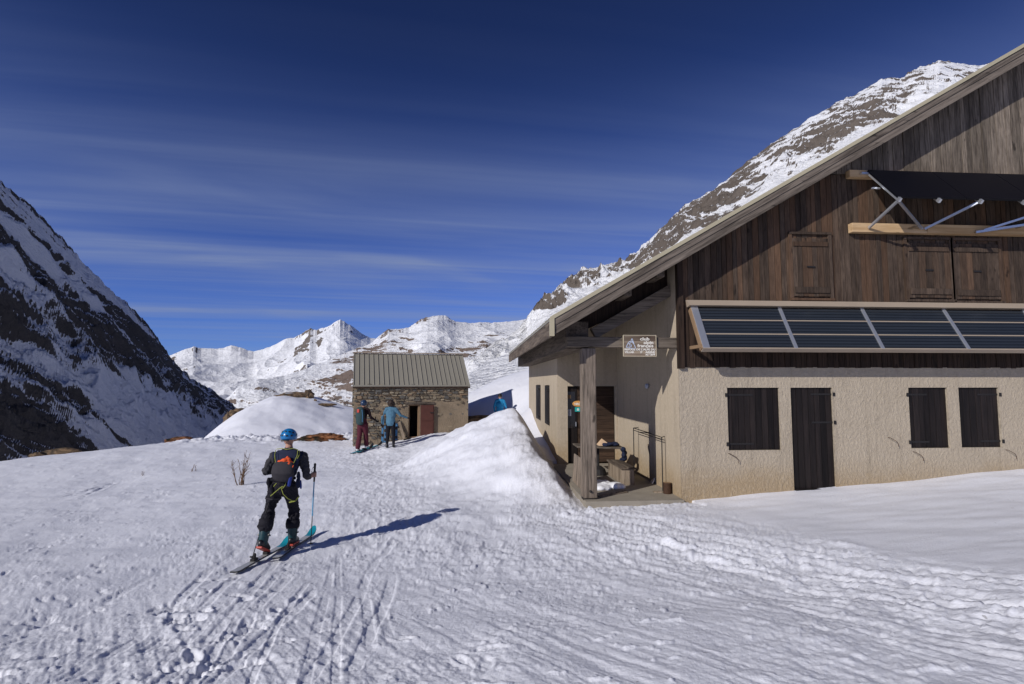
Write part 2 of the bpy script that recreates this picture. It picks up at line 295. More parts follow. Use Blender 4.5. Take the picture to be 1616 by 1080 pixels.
# ------------------------------------------------------------------ mesh helpers
ORG = {}                                    # where each thing's own origin stands
def link(o, parent=None):
    C.objects.link(o)
    if parent is not None: o.parent = parent
    return o
def tag(o, label=None, cat=None, group=None, kind=None):
    if label: o['label'] = label
    if cat: o['category'] = cat
    if group: o['group'] = group
    if kind: o['kind'] = kind
    return o
def thing(name, loc, label, cat, group=None):
    o = bpy.data.objects.new(name, None); o.location = loc; o.empty_display_size = .2; link(o)
    ORG[o.name] = Vector(loc); return tag(o, label, cat, group)
class MB:
    """collects shapes given in world coordinates; build() makes ONE mesh object"""
    def __init__(s): s.v = []; s.f = []; s.mi = []
    def add(s, vs, fs, mi=0):
        o = len(s.v); s.v += [Vector(p) for p in vs]; s.f += [tuple(i + o for i in f) for f in fs]; s.mi += [mi] * len(fs); return s
    def box(s, x0, x1, y0, y1, z0, z1, mi=0):
        return s.hexa([(x0, y0, z0), (x1, y0, z0), (x1, y1, z0), (x0, y1, z0), (x0, y0, z1), (x1, y0, z1), (x1, y1, z1), (x0, y1, z1)], mi)
    def hexa(s, p, mi=0): return s.add(p, [(3, 2, 1, 0), (4, 5, 6, 7), (0, 1, 5, 4), (1, 2, 6, 5), (2, 3, 7, 6), (3, 0, 4, 7)], mi)
    def obox(s, c, ax, ay, az, mi=0):
        """box from centre and three half-axis vectors"""
        c, ax, ay, az = map(Vector, (c, ax, ay, az))
        return s.hexa([c - ax - ay - az, c + ax - ay - az, c + ax + ay - az, c - ax + ay - az, c - ax - ay + az, c + ax - ay + az, c + ax + ay + az, c - ax + ay + az], mi)
    def beam(s, a, b, w, h, upv=(0, 0, 1), mi=0):
        a, b = Vector(a), Vector(b); d = (b - a).normalized(); sd_ = d.cross(Vector(upv)).normalized(); u_ = sd_.cross(d).normalized()
        return s.obox((a + b) / 2, d * ((b - a).length / 2), sd_ * (w / 2), u_ * (h / 2), mi)
    def tube(s, pts, r, seg=8, mi=0, side=None, caps=True):
        """closed tube through pts; r is a radius, a list of radii, or a list of (a, b) half-axes with side giving a's direction"""
        pts = [Vector(p) for p in pts]; n = len(pts)
        rr = [(r, r)] * n if isinstance(r, (int, float)) else [(x, x) if isinstance(x, (int, float)) else x for x in r]
        rings = []
        for i in range(n):
            d = (pts[min(i + 1, n - 1)] - pts[max(i - 1, 0)]).normalized()
            ref = Vector(side) if side is not None else (Vector((0, 0, 1)) if abs(d.z) < .9 else Vector((1, 0, 0)))
            a = (ref - d * ref.dot(d)).normalized(); b = d.cross(a)
            rings.append((pts[i], a, b, rr[i][0], rr[i][1], d))
        if caps:                                   # rounded ends
            def cap(rg, sg):
                p, a, b, ra, rb, d = rg; out = []
                for k in (35, 68): out.append((p + d * (sg * min(ra, rb) * math.sin(R_(k))), a, b, ra * math.cos(R_(k)), rb * math.cos(R_(k)), d))
                return out
            rings = cap(rings[0], -1)[::-1] + rings + cap(rings[-1], 1)
        vs = []; fs = []
        for (p, a, b, ra, rb, d) in rings:
            for k in range(seg):
                t_ = 2 * math.pi * k / seg; vs.append(p + a * (ra * math.cos(t_)) + b * (rb * math.sin(t_)))
        for i in range(len(rings) - 1):
            for k in range(seg):
                k2 = (k + 1) % seg; fs.append((i * seg + k, i * seg + k2, (i + 1) * seg + k2, (i + 1) * seg + k))
        fs.append(tuple(reversed(range(seg)))); fs.append(tuple(range((len(rings) - 1) * seg, len(rings) * seg)))
        return s.add(vs, fs, mi)
    def ball(s, c, rx, ry=None, rz=None, seg=14, rings=9, ax=None, mi=0):
        c = Vector(c); ry = ry or rx; rz = rz or rx; ax = ax or (Vector((1, 0, 0)), Vector((0, 1, 0)), Vector((0, 0, 1)))
        vs = [c - ax[2] * rz]; fs = []
        for i in range(1, rings):
            th = math.pi * i / rings - math.pi / 2
            for k in range(seg):
                ph = 2 * math.pi * k / seg
                vs.append(c + ax[0] * (rx * math.cos(th) * math.cos(ph)) + ax[1] * (ry * math.cos(th) * math.sin(ph)) + ax[2] * (rz * math.sin(th)))
        vs.append(c + ax[2] * rz); e = len(vs) - 1
        for k in range(seg):
            k2 = (k + 1) % seg; fs.append((0, 1 + k2, 1 + k)); fs.append((e, 1 + (rings - 2) * seg + k, 1 + (rings - 2) * seg + k2))
            for i in range(rings - 2): fs.append((1 + i * seg + k, 1 + i * seg + k2, 1 + (i + 1) * seg + k2, 1 + (i + 1) * seg + k))
        return s.add(vs, fs, mi)
    def build(s, name, mat, parent=None, smooth=False, bevel=0.0, origin=None):
        o0 = Vector((0, 0, 0)) if parent is None and origin is None else (Vector(origin) if origin is not None else ORG[parent.name])
        me = bpy.data.meshes.new(name); me.from_pydata([tuple(p - o0) for p in s.v], [], s.f)
        for m_ in (mat if isinstance(mat, (list, tuple)) else [mat]): me.materials.append(M[m_])
        if isinstance(mat, (list, tuple)): me.polygons.foreach_set('material_index', s.mi)
        bm = bmesh.new(); bm.from_mesh(me); bmesh.ops.recalc_face_normals(bm, faces=bm.faces); bm.to_mesh(me); bm.free()
        if smooth: me.polygons.foreach_set('use_smooth', [True] * len(me.polygons))
        o = bpy.data.objects.new(name, me); link(o, parent)
        if parent is None and origin is not None: o.location = o0
        ORG[o.name] = o0
        if bevel:
            b = o.modifiers.new('bevel', 'BEVEL'); b.width = bevel; b.segments = 2; b.limit_method = 'ANGLE'
        return o
def grid_mesh(name, X, Y, Z, mat, wrap=False, attrs=None, smooth=True):
    """rows x columns heightfield straight into mesh arrays"""
    nr, nc = X.shape; me = bpy.data.meshes.new(name)
    co = np.stack([X, Y, Z], -1).reshape(-1, 3).astype(np.float32)
    ci = np.arange(nc if wrap else nc - 1); cj = (ci + 1) % nc; ri = np.arange(nr - 1)[:, None] * nc
    q = np.stack([ri + ci, ri + cj, ri + nc + cj, ri + nc + ci], -1).reshape(-1, 4).astype(np.int32)
    j0, k0 = nr // 2, nc // 2; e1 = (X[j0, k0 + 1] - X[j0, k0], Y[j0, k0 + 1] - Y[j0, k0]); e2 = (X[j0 + 1, k0] - X[j0, k0], Y[j0 + 1, k0] - Y[j0, k0])
    if e1[0] * e2[1] - e1[1] * e2[0] < 0: q = q[:, ::-1].copy()          # faces look up
    me.vertices.add(len(co)); me.vertices.foreach_set('co', co.ravel())
    me.loops.add(q.size); me.loops.foreach_set('vertex_index', q.ravel())
    me.polygons.add(len(q)); me.polygons.foreach_set('loop_start', np.arange(0, q.size, 4, dtype=np.int32))
    me.polygons.foreach_set('use_smooth', np.full(len(q), smooth))
    me.update(calc_edges=True)
    for k, a in (attrs or {}).items():
        at = me.attributes.new(k, 'FLOAT', 'POINT'); at.data.foreach_set('value', a.ravel().astype(np.float32))
    me.materials.append(M[mat]); o = bpy.data.objects.new(name, me); link(o); return o

# ------------------------------------------------------------------ house frame, worked out from the photograph
YF = 10.2            # gable front
XC = 3.93            # corner of the stucco front, and the porch's right wall
YD = 14.73           # wall with the entrance, at the back of the porch
XS = 2.257           # side wall
YB = 22.6            # back wall
XE = 1.40            # eave
XR = 12.4            # ridge
SL = 0.583           # roof slope
YR0, YR1 = 9.66, 21.8
def roof_top(x): return 3.386 + SL * (x - XE) if x <= XR else 3.386 + SL * (2 * XR - x - XE)
def roof_under(x): return roof_top(x) - 0.17
XFAR = 2 * XR - XS

# hut frame
HY = YAW + R_(0)
h_d = 21.3
HC = D(557.5, 700, h_d)                       # front left corner
hang = R_(16.5)                               # the right end stands farther off
HU = (RGT * math.cos(hang) + HF * math.sin(hang)).normalized()
HV = (HF * math.cos(hang) - RGT * math.sin(hang)).normalized()
HW_, HD_ = 4.62, 3.1
HC = Vector((HC.x, HC.y, 0))
def hut(u_, v_, z): return HC + HU * u_ + HV * v_ + Vector((0, 0, z))

# ------------------------------------------------------------------ the snow ground, one sheet
ctrl = []
def cp(px, py, d=None, z=None): ctrl.append(tuple(onZ(px, py, z) if d is None else D(px, py, d)))
def cw(x, y, z): ctrl.append((x, y, z))
def cl_(lat, fwd, z): p = LF(lat, fwd, z); ctrl.append(tuple(p))
for a in ((0, 0, .58), (-2.5, 0, .48), (2.5, 0, .66), (0, -4, .75), (-6, -4, .4), (6, -4, .9), (-14, -6, -.2), (14, -6, 1.2), (0, -14, 1.0), (-25, -20, -.5), (25, -20, 1.8), (-14, 2, -.35), (14, 2, 1.0)): cw(*a)
for a in ((0, 1080, .10), (400, 1080, .18), (808, 1080, .26), (1200, 1080, .36), (1616, 1080, .46), (430, 885, -.27), (470, 862, -.27), (380, 905, -.26), (100, 880, -.36), (808, 860, -.17), (720, 810, -.22),
          (1000, 792, -.05), (930, 796, -.06), (1300, 900, .16), (1100, 850, .02), (1616, 890, .36), (1450, 900, .26), (0, 830, -.55), (200, 790, -.55), (560, 745, -.36), (300, 830, -.40), (640, 780, -.25)): cp(a[0], a[1], z=a[2])
cw(XC, YF, -.03); cw(4.9, YF, .02); cw(6.2, YF, .13); cw(7.0, YF, .18); cw(9, YF, .33); cw(10.95, YF, .48); cw(14, YF, .75); cw(18, YF, 1.0); cw(26, 10, 1.3)
cw(8.5, 7.5, .33); cw(11, 7.5, .5)
cp(0, 729, 22); cp(150, 713, 24); cp(345, 692, 27); cp(450, 690, 27); cp(80, 770, 15.2); cp(520, 700, 23)
for a in ((-40, 34, -7), (-26, 40, -5.5), (-17, 38, -3.2), (-36, 16, -3.6), (-30, 6, -2.6), (-12, 40, -1.8), (-6, 34, -.7)): cl_(*a)
cp(557, 705, 21.3); cp(640, 693, 21.9); cp(568, 716, 19.3); cp(612, 708.5, 19.4); cp(700, 684, 21.8)
cw(XS, 15.0, .02); cw(XS, 18, .42); cw(XS, 20, .70); cw(XS, 22.5, 1.2); cw(1.2, 19, .0); cw(.7, 14, -.05); cw(1.7, 12.2, -.1); cw(1.9, 10.8, -.12)
cl_(-.55, 23.6, .05); cl_(-1.6, 23.6, .0); cl_(-.6, 25.2, .75); cl_(0, 26.5, 1.82); cl_(-1.5, 26, 1.0); cl_(-2.5, 25.6, .45); cl_(0.6, 26.3, 2.0); cl_(.0, 31, 2.7); cl_(-3, 29, 1.3); cl_(3, 30, 3.2); cl_(10, 34, 4.0); cl_(-5, 27, .1); cl_(20, 30, 3.6)
CT = np.array(ctrl)
def tps_fit(P, z, lam=0.02):
    n = len(P); r2 = ((P[:, None] - P[None]) ** 2).sum(-1) + 1e-9; K = .5 * r2 * np.log(r2) + lam * np.eye(n) * 10
    A = np.zeros((n + 3, n + 3)); A[:n, :n] = K; A[:n, n] = 1; A[:n, n + 1:] = P; A[n:, :n] = A[:n, n:].T
    return np.linalg.solve(A, np.concatenate([z, np.zeros(3)]))
TW = tps_fit(CT[:, :2], CT[:, 2])
def tps(x, y):
    out = TW[-3] + TW[-2] * x + TW[-1] * y
    for i in range(len(CT)):
        r2 = (x - CT[i, 0]) ** 2 + (y - CT[i, 1]) ** 2 + 1e-9; out = out + TW[i] * .5 * r2 * np.log(r2)
    return out
def lf(x, y): return x * RGT.x + y * RGT.y, x * HF.x + y * HF.y
def polyline_field(x, y, P):
    """signed distance (left of the line is positive) and interpolated height for a 3D polyline"""
    best = np.full(x.shape, 1e9); sd_ = np.zeros(x.shape); hz = np.zeros(x.shape); te = np.zeros(x.shape)
    L = len(P) - 1
    for i in range(L):
        a, b = P[i], P[i + 1]; dx, dy = b[0] - a[0], b[1] - a[1]; l2 = dx * dx + dy * dy
        tt = ((x - a[0]) * dx + (y - a[1]) * dy) / l2; tc_ = np.clip(tt, 0, 1)
        qx, qy = a[0] + tc_ * dx, a[1] + tc_ * dy; dd = np.hypot(x - qx, y - qy); cr = dx * (y - a[1]) - dy * (x - a[0])
        m = dd < best; best = np.where(m, dd, best); sd_ = np.where(m, np.sign(cr) * dd, sd_); hz = np.where(m, a[2] + tc_ * (b[2] - a[2]), hz)
        te = np.where(m, (i + tc_) / L, te)
    return sd_, hz, te
berm = [tuple(D(*a)) for a in ((712, 684, 20.4), (740, 673, 19.3), (772, 659, 17.9), (806, 643, 16.4), (818, 668, 14.8), (829, 695, 13.4), (848, 723, 12.2), (868, 757, 11.2), (897, 786, 10.45))]
mound_top = LF(-18.3, 45, 1.25)
def ground_base(x, y):
    lat, fw = lf(x, y); r = np.hypot(x, y)
    xc = np.clip(x, -48, 40); yc = np.clip(y, -30, 48)
    near = tps(xc, yc)
    # beyond the plateau: the valley on the left, the foot of the slope on the right
    az = np.arctan2(lat, fw)
    left = sstep(0.02, -0.18, az) * (fw > 0) + sstep(-30, -90, lat) * (fw <= 0)
    left = np.clip(left, 0, 1)
    far = left * (-6 - 54 * sstep(35, 330, r) - 60 * sstep(400, 2500, r)) + (1 - left) * (3.0 + .0 * r)
    w = sstep(30, 52, r); z = near * (1 - w) + far * w
    # ploughed berm between the path and the house
    sd_, hz, te = polyline_field(x + .14 * fbm(x / 1.7, y / 1.7, 2, 41), y + .14 * fbm(x / 1.7, y / 1.7, 2, 43), berm)
    wob = .14 * fbm(x / 1.3, y / 1.3, 3, 40)
    lefts = np.where(sd_ > 0, 0, -sd_); rights = np.where(sd_ > 0, sd_, 0)
    endf = 1.0
    zb = hz + wob * .5 + .06 - .42 * np.sqrt(lefts ** 2 + .04) - .022 * lefts ** 2 - 1.45 * (np.sqrt(rights ** 2 + .02) - .141)
    m = (np.abs(sd_) < 7)
    z = np.where(m, smax(z, zb, .22), z)
    # snow mound behind the hut
    dl = lat + 18.3; df = fw - 45
    zl = np.where(dl < 0, 3.7 * (np.abs(dl) / 6.0) ** 1.75, 1.9 * (np.abs(dl) / 6.8) ** 1.5)
    zf = 2.9 * (np.abs(df) / 9.5) ** 1.6
    zm = 1.25 - zl - zf + .24 * fbm(x / 5, y / 5, 3, 12)
    z = np.where(np.hypot(dl, df) < 30, smax(z, zm, .5), z)
    return z
def ground_detail(x, y):
    """trodden, skied and wind-worked surface"""
    lat, fw = lf(x, y); r = np.hypot(x, y)
    fine = sstep(60, 25, r)
    # wind-smoothed drift in front of the house
    wob = .35 * fbm(x / 1.2, y / 1.2, 3, 77)
    smooth = sstep(0.0, .45, lat - (3.25 + .30 * (9.6 - fw)) + wob) * sstep(5.1, 5.6, fw + .5 * wob) * sstep(16, 12, fw)
    rough = 1 - .95 * smooth
    h = .050 * fbm(x / 2.6, y / 2.6, 3, 1) * (1 - .5 * smooth)
    h += .014 * fbm(x / .75, y / .75, 3, 4) * rough
    h += .016 * smooth * fbm(x / 1.3 + .3 * y, y / .40, 3, 9)                 # wind ripples
    # crust: short streaks in varying strength and two directions
    amt = .35 + .9 * sstep(-.5, .7, fbm(x / 1.6, y / 1.6, 3, 19))
    a = R_(55); xr = x * math.cos(a) + y * math.sin(a); yr = -x * math.sin(a) + y * math.cos(a)
    h += .0045 * amt * fbm(xr / .38, yr / .13, 4, 21, .6) * rough * fine
    h += .0062 * amt * fbm(x / .42, y / .24, 4, 25, .62) * rough * fine
    h += .0048 * fbm(x / .07, y / .07, 3, 61, .6) * rough * sstep(18, 5, r) * amt
    # clods: small, sharp, in patches
    cl0 = fbm(x / .13, y / .11, 3, 31, .6); patch = sstep(.05, .75, fbm(x / 1.3, y / 1.1, 3, 35))
    h += .018 * sstep(.35, .95, cl0) * patch * rough * fine
    cl1 = fbm(x / .33, y / .24, 4, 37, .6); h += .018 * sstep(.55, 1.1, cl1) * rough * fine
    h -= .012 * sstep(.55, 1.0, fbm(x / .26, y / .17, 4, 39, .6)) * rough * fine * patch
    # churned area lower left: broken hollows of all sizes
    ch = sstep(-.9, -2.8, lat) * sstep(7.6, 4.4, fw) * sstep(-.35, .45, fbm(x / 1.5, y / 1.2, 3, 57))
    ca_, sa_ = math.cos(R_(35)), math.sin(R_(35)); xc_ = x * ca_ + y * sa_; yc_ = -x * sa_ + y * ca_
    h -= .06 * ch * sstep(.34, .80, fbm(xc_ / .50, yc_ / .26, 5, 51, .58))
    h += .010 * ch * fbm(x / .20, y / .16, 4, 53, .62)
    # trampled lane from the porch to the lower right: ridges along the lane
    la = R_(-57); xl = x * math.cos(la) + y * math.sin(la); yl = -x * math.sin(la) + y * math.cos(la)
    q0 = LF(1.5, 9.2); q1 = LF(4.3, 4.5); tq = np.clip(((x - q0.x) * (q1.x - q0.x) + (y - q0.y) * (q1.y - q0.y)) / (q1 - q0).length_squared, -.1, 1.6)
    dq = np.hypot(x - q0.x - tq * (q1.x - q0.x), y - q0.y - tq * (q1.y - q0.y))
    lane = np.exp(-(dq / (1.15 + .25 * tq)) ** 2) * rough
    h += lane * (.034 * fbm(xl / 1.3, yl / .11, 5, 71, .6) + .009 * fbm(x / .12, y / .10, 3, 73, .62) + .018 * sstep(.45, .95, fbm(xl / .50, yl / .17, 4, 75, .6)))
    # light streaks left of the lane, and long faint ones towards the skier
    h += .007 * rough * sstep(7.5, 4.5, fw) * fbm(xl / 1.6, yl / .10, 4, 79, .55)
    # broken clods along the porch and the foot of the berm
    sd_, hz, te = polyline_field(x, y, berm)
    clod = np.exp(-((y - 9.75) / .35) ** 2) * sstep(1.0, 1.8, x) * sstep(4.6, 3.6, x) + .7 * np.exp(-((sd_ + .1) / .45) ** 2) * sstep(.35, .7, te) + .6 * np.exp(-((sd_ + 3.4) / 1.2) ** 2)
    h += .040 * np.clip(clod, 0, 1) * np.clip(fbm(x / .17, y / .17, 3, 81, .6), -.3, 1)
    bz = sstep(4.5, 1.0, np.abs(sd_)) * (sd_ < .1)
    h += .04 * bz * fbm(x / .9, y / .7, 4, 85, .55)
    # ploughed band on the edge of the plateau
    pb = sstep(23, 25.5, fw) * sstep(33, 29, fw) * sstep(-17, -14.5, lat) * sstep(-5.5, -7.5, lat)
    h += .16 * pb * fbm(x / .55, y / .55, 3, 91, .6)
    return h * sstep(0.3, 1.5, r)
TRK = []                                       # ski tracks: polylines with half width and depth
def track(pix, hw, dep, z):
    TRK.append(([tuple(onZ(px, py, zz)) for (px, py), zz in zip(pix, np.linspace(z[0], z[1], len(pix)))], hw, dep))
track([(150, 1080), (300, 985), (372, 915)], .05, .013, (.13, -.26)); track([(255, 1080), (370, 970), (436, 884)], .05, .012, (.15, -.26))
track([(480, 1080), (530, 1010), (560, 950), (590, 880), (640, 830)], .05, .011, (.2, -.22)); track([(560, 1045), (600, 960), (622, 905)], .055, .014, (.2, -.1))
track([(100, 1080), (230, 1000), (330, 890), (375, 870)], .05, .016, (.12, -.3)); track([(0, 1010), (130, 960), (240, 905), (320, 872)], .05, .016, (0, -.33))
track([(105, 775), (180, 752)], .07, .03, (-.55, -.55)); track([(130, 779), (170, 757)], .07, .03, (-.55, -.55))
track([(330, 1080), (420, 1000), (500, 930)], .05, .014, (.2, -.1)); track([(1616, 1010), (1350, 950), (1150, 890), (1000, 840)], .10, .022, (.4, .0)); track([(1616, 960), (1400, 915), (1180, 860), (1020, 818)], .10, .025, (.38, -.02))
track([(1616, 1045), (1300, 985), (1080, 920), (900, 850)], .08, .016, (.4, -.1))
rt = random.Random(31)
for i in range(10):                             # many faint older lines converging on the skier's route
    a0 = 90 + 62 * i + rt.uniform(-25, 25); a1 = 350 + .36 * a0 + rt.uniform(-12, 12); y1_ = rt.uniform(870, 940); track([(a0, 1078), (a0 * .45 + a1 * .55, 960 + rt.uniform(-15, 15)), (a1, y1_)], rt.uniform(.025, .045), rt.uniform(.006, .011), (.2, -.2))
DENT = []
rd = random.Random(3)
for i in range(86):                            # boot prints, thickest in the lower left and along the lane
    if i < 30: p = onZ(rd.uniform(0, 520), rd.uniform(850, 1080), 0)
    elif i < 36: p = onZ(rd.uniform(520, 800), rd.uniform(960, 1080), .1)
    else:
        q = rd.random(); p = onZ(920 + q * 690 + rd.uniform(-60, 60), 805 + q * 130 + rd.uniform(-30, 60), .05 + .3 * q)
    DENT.append((p.x, p.y, rd.uniform(0, math.pi), rd.uniform(.07, .13), rd.uniform(.03, .05), rd.uniform(.008, .022)))
def build_ground():
    fine_az = np.linspace(R_(-50), R_(52), 1120); rest = np.linspace(R_(52), R_(310), 56)[1:-1]
    az = np.concatenate([fine_az, rest]) + YAW
    rr = [0.02, .3, .6, .9, 1.2, 1.5, 1.8, 2.05, 2.25, 2.4]; r = 2.5
    while r < 54: rr.append(r); r += max(.009, min(.00098 * r * r, .078 if r < 20.5 else .125))
    while r < 14000: rr.append(r); r *= 1.085
    rr = np.array(rr); X = rr[:, None] * np.sin(az)[None]; Y = rr[:, None] * np.cos(az)[None]
    Z = ground_base(X, Y); nf = int((rr < 70).sum()); Zd = np.zeros_like(Z); Zd[:nf] = ground_detail(X[:nf], Y[:nf]); Z = Z + Zd
    Xs, Ys = X[:nf], Y[:nf]; Zs = Z[:nf]
    for P, hw, dep in TRK:
        for i in range(len(P) - 1):
            a, b = P[i], P[i + 1]
            m = (Xs > min(a[0], b[0]) - .4) & (Xs < max(a[0], b[0]) + .4) & (Ys > min(a[1], b[1]) - .4) & (Ys < max(a[1], b[1]) + .4)
            x, y = Xs[m], Ys[m]; dx, dy = b[0] - a[0], b[1] - a[1]; tt = ((x - a[0]) * dx + (y - a[1]) * dy) / (dx * dx + dy * dy)
            inn = (tt >= 0) & (tt < 1.0); wv_ = .015 * perlin(x / .9, y / .9, 5)
            dd = np.abs(((x - a[0]) * dy - (y - a[1]) * dx) / math.hypot(dx, dy) + wv_); brk = sstep(-.35, .1, perlin(x / .6, y / .6, 8) + .2)
            g = -dep * .62 * sstep(hw * 1.2, hw * .9, dd) + dep * .25 * np.exp(-((dd - hw * 1.6) / (hw * .45)) ** 2)
            Zs[m] += np.where(inn, g * brk, 0)
    for (cx, cy, a, la, lb, dep) in DENT:
        m = (np.abs(Xs - cx) < .42) & (np.abs(Ys - cy) < .42); x, y = Xs[m] - cx, Ys[m] - cy
        e = np.hypot((x * math.cos(a) + y * math.sin(a)) / la, (-x * math.sin(a) + y * math.cos(a)) / lb) + .25 * perlin(x / .08 + cx, y / .08 + cy, 3)
        Zs[m] += -dep * sstep(1.15, .7, e) + dep * .45 * np.exp(-((e - 1.45) / .28) ** 2)
    # under buildings and the porch slab the snow stops
    def inside(x, y, x0, x1, y0, y1): return (x > x0) & (x < x1) & (y > y0) & (y < y1)
    house = inside(X, Y, XC + .12, XFAR - .2, YF + .12, YB - .2) | inside(X, Y, XS + .12, XC + .2, YD + .12, YB - .2)
    slab = inside(X, Y, 2.12, XC + .2, YF - .1, YD + .2)
    Z = np.where(house, np.minimum(Z, -.5), Z); Z = np.where(slab, np.minimum(Z, -.12 + .02 * perlin(X / .2, Y / .2)), Z)
    # lay the slab's front free
    fr = inside(X, Y, 1.95, XC + .25, YF - .55, YF - .1); Z = np.where(fr, np.minimum(Z, -.045 + .035 * fbm(X / .12, Y / .12, 2, 6)), Z)
    hu = (X - HC.x) * HU.x + (Y - HC.y) * HU.y; hv = (X - HC.x) * HV.x + (Y - HC.y) * HV.y
    hin = (hu > .15) & (hu < HW_ - .15) & (hv > .15) & (hv < HD_ - .15); Z = np.where(hin, np.minimum(Z, -.7), Z)
    # stain: earth in the scoop beside the house, and specks on the berm
    sd_, hz, te = polyline_field(X[:nf], Y[:nf], berm); dirt = np.zeros_like(Z)
    dirt[:nf] = np.exp(-((sd_ - .55) / .42) ** 2) * sstep(.30, .42, te) * sstep(1.0, .84, te) * .6 + .25 * np.exp(-((sd_ + .1) / .4) ** 2) * sstep(.4, .6, te)
    dirt[:nf] += .55 * np.exp(-((X[:nf] - 2.05) / .16) ** 2) * (Y[:nf] > 10) * (Y[:nf] < 15)
    return grid_mesh('snow_ground', X, Y, Z, 'snow', wrap=True, attrs={'dirt': np.clip(dirt, 0, 1)})
tag(build_ground(), kind='structure')
def gz(x, y):
    a, b = np.array([float(x)]), np.array([float(y)]); return float(ground_base(a, b)[0] + ground_detail(a, b)[0])

# ------------------------------------------------------------------ mountains
def arr(L): return np.array(L, float)
def mountain(name, crest, base, ncol, nrow, amp, L, dens, mat, prof=1.2, jag=0.0, aniso=(1, 1, 0), back=1.2, env0=0.15, rockamp=0.0, seed=0, cut=.5, zk=1.0, low=(0, .12), og=(6, .5), sm_k=1.0):
    """crest and base: (lat, fwd, z) rows sharing one parameter; the face runs from base up to crest and falls off behind"""
    crest, base = arr(crest), arr(base); k = np.linspace(0, 1, len(crest)); t_ = np.linspace(0, 1, ncol)
    cI = np.stack([np.interp(t_, k, crest[:, i]) for i in range(3)], 1); bI = np.stack([np.interp(t_, k, base[:, i]) for i in range(3)], 1)
    dist = np.hypot(cI[:, 0], cI[:, 1]); arc = np.concatenate([[0], np.cumsum(np.hypot(np.diff(cI[:, 0]), np.diff(cI[:, 1])))])
    jg = jag * dist * (fbm(t_ * ncol / 14.0, t_ * 0 + seed, 4, 3 + seed, .6))
    v_ = np.concatenate([np.linspace(0, 1, nrow), 1 + np.linspace(0, 1, 14)[1:] ** 1.4 * .5])[:, None]
    vv = np.clip(v_, 0, 1); lat = bI[None, :, 0] + (cI - bI)[None, :, 0] * v_; fw = bI[None, :, 1] + (cI - bI)[None, :, 1] * v_
    kk = np.exp(-(np.arange(-60, 61) / (22.0 * sm_k)) ** 2); kk /= kk.sum(); Hc = cI[:, 2] - bI[:, 2]
    Hs = np.convolve(np.pad(Hc, 60, mode='edge'), kk, 'valid')[None]; H = Hc[None]
    z = bI[None, :, 2] + Hs * vv ** prof + (H - Hs) * vv ** (prof + 3.5) - np.maximum(v_ - 1, 0) * np.abs(H) * back
    env = (env0 + (1 - env0) * np.sin(np.pi * np.clip(vv, 0, 1) ** .8)) * sstep(low[0], low[1], vv)
    s_ = np.hypot(cI[:, 0] - bI[:, 0], cI[:, 1] - bI[:, 1])[None] * v_; A = np.broadcast_to(arc[None], s_.shape)   # metres down the face, metres along it
    hz_ = z * zk                                                          # height joins the pattern so that cliffs band across the face
    rot = aniso[2]; a0 = lat + hz_ * .35; s0 = fw * .6 + hz_
    a1 = (a0 * math.cos(rot) + s0 * math.sin(rot)) / aniso[0]; s1 = (-a0 * math.sin(rot) + s0 * math.cos(rot)) / aniso[1]
    rid = ridged(lat / L, (fw + hz_ * .5) / (L * 1.5), og[0], 10 + seed, og[1]) - 1.0
    z = z + amp * env * rid + jg[None] * vv ** 9
    fd = fw * math.cos(PIT) + (z - 2.2) * math.sin(PIT); px = CX + F_ * lat / fd; py = CY - F_ * ((z - 2.2) * math.cos(PIT) - fw * math.sin(PIT)) / fd
    crag = ridged(a1 / (L * .8), s1 / (L * .8), 6, 60 + seed, .58) - 1.0
    z = z + rockamp * env * crag * sstep(-.35, .25, dens(px, py, v_))
    n_ = fbm(a1 / L, s1 / L, 6, 30 + seed, .66) * .55
    # snow lies where the face is gentle; rock shows where it is steep
    Pm = np.stack([lat, fw, z], -1); du = np.gradient(Pm, axis=1); dv = np.gradient(Pm, axis=0); nn = np.cross(du, dv); nz = np.abs(nn[..., 2]) / (np.linalg.norm(nn, axis=-1) + 1e-9)
    steep = np.degrees(np.arccos(np.clip(nz, 0, 1))); mid = vv[:, 0] > .25; ms, ss = steep[mid].mean(), steep[mid].std() + 1e-6
    rock = dens(px, py, v_) + n_ + .26 * np.clip((steep - ms) / ss, -1.8, 1.8)
    rock = sstep(cut - .22, cut + .22, rock)
    X = RGT.x * lat + HF.x * fw; Y = RGT.y * lat + HF.y * fw
    o = grid_mesh(name, X, Y, z, mat, attrs={'rock': rock}); return tag(o, kind='structure')
def sk(px, py, d):
    v = (CY - py) / F_; fh = math.cos(PIT) - v * math.sin(PIT); return ((px - CX) / F_ / fh * d, d, 2.2 + (math.sin(PIT) + v * math.cos(PIT)) / fh * d)
def bump2(px, py, x, y, sx, sy, rot=0):
    dx, dy = px - x, py - y; c_, s_ = math.cos(rot), math.sin(rot); return np.exp(-(((dx * c_ + dy * s_) / sx) ** 2 + ((-dx * s_ + dy * c_) / sy) ** 2))
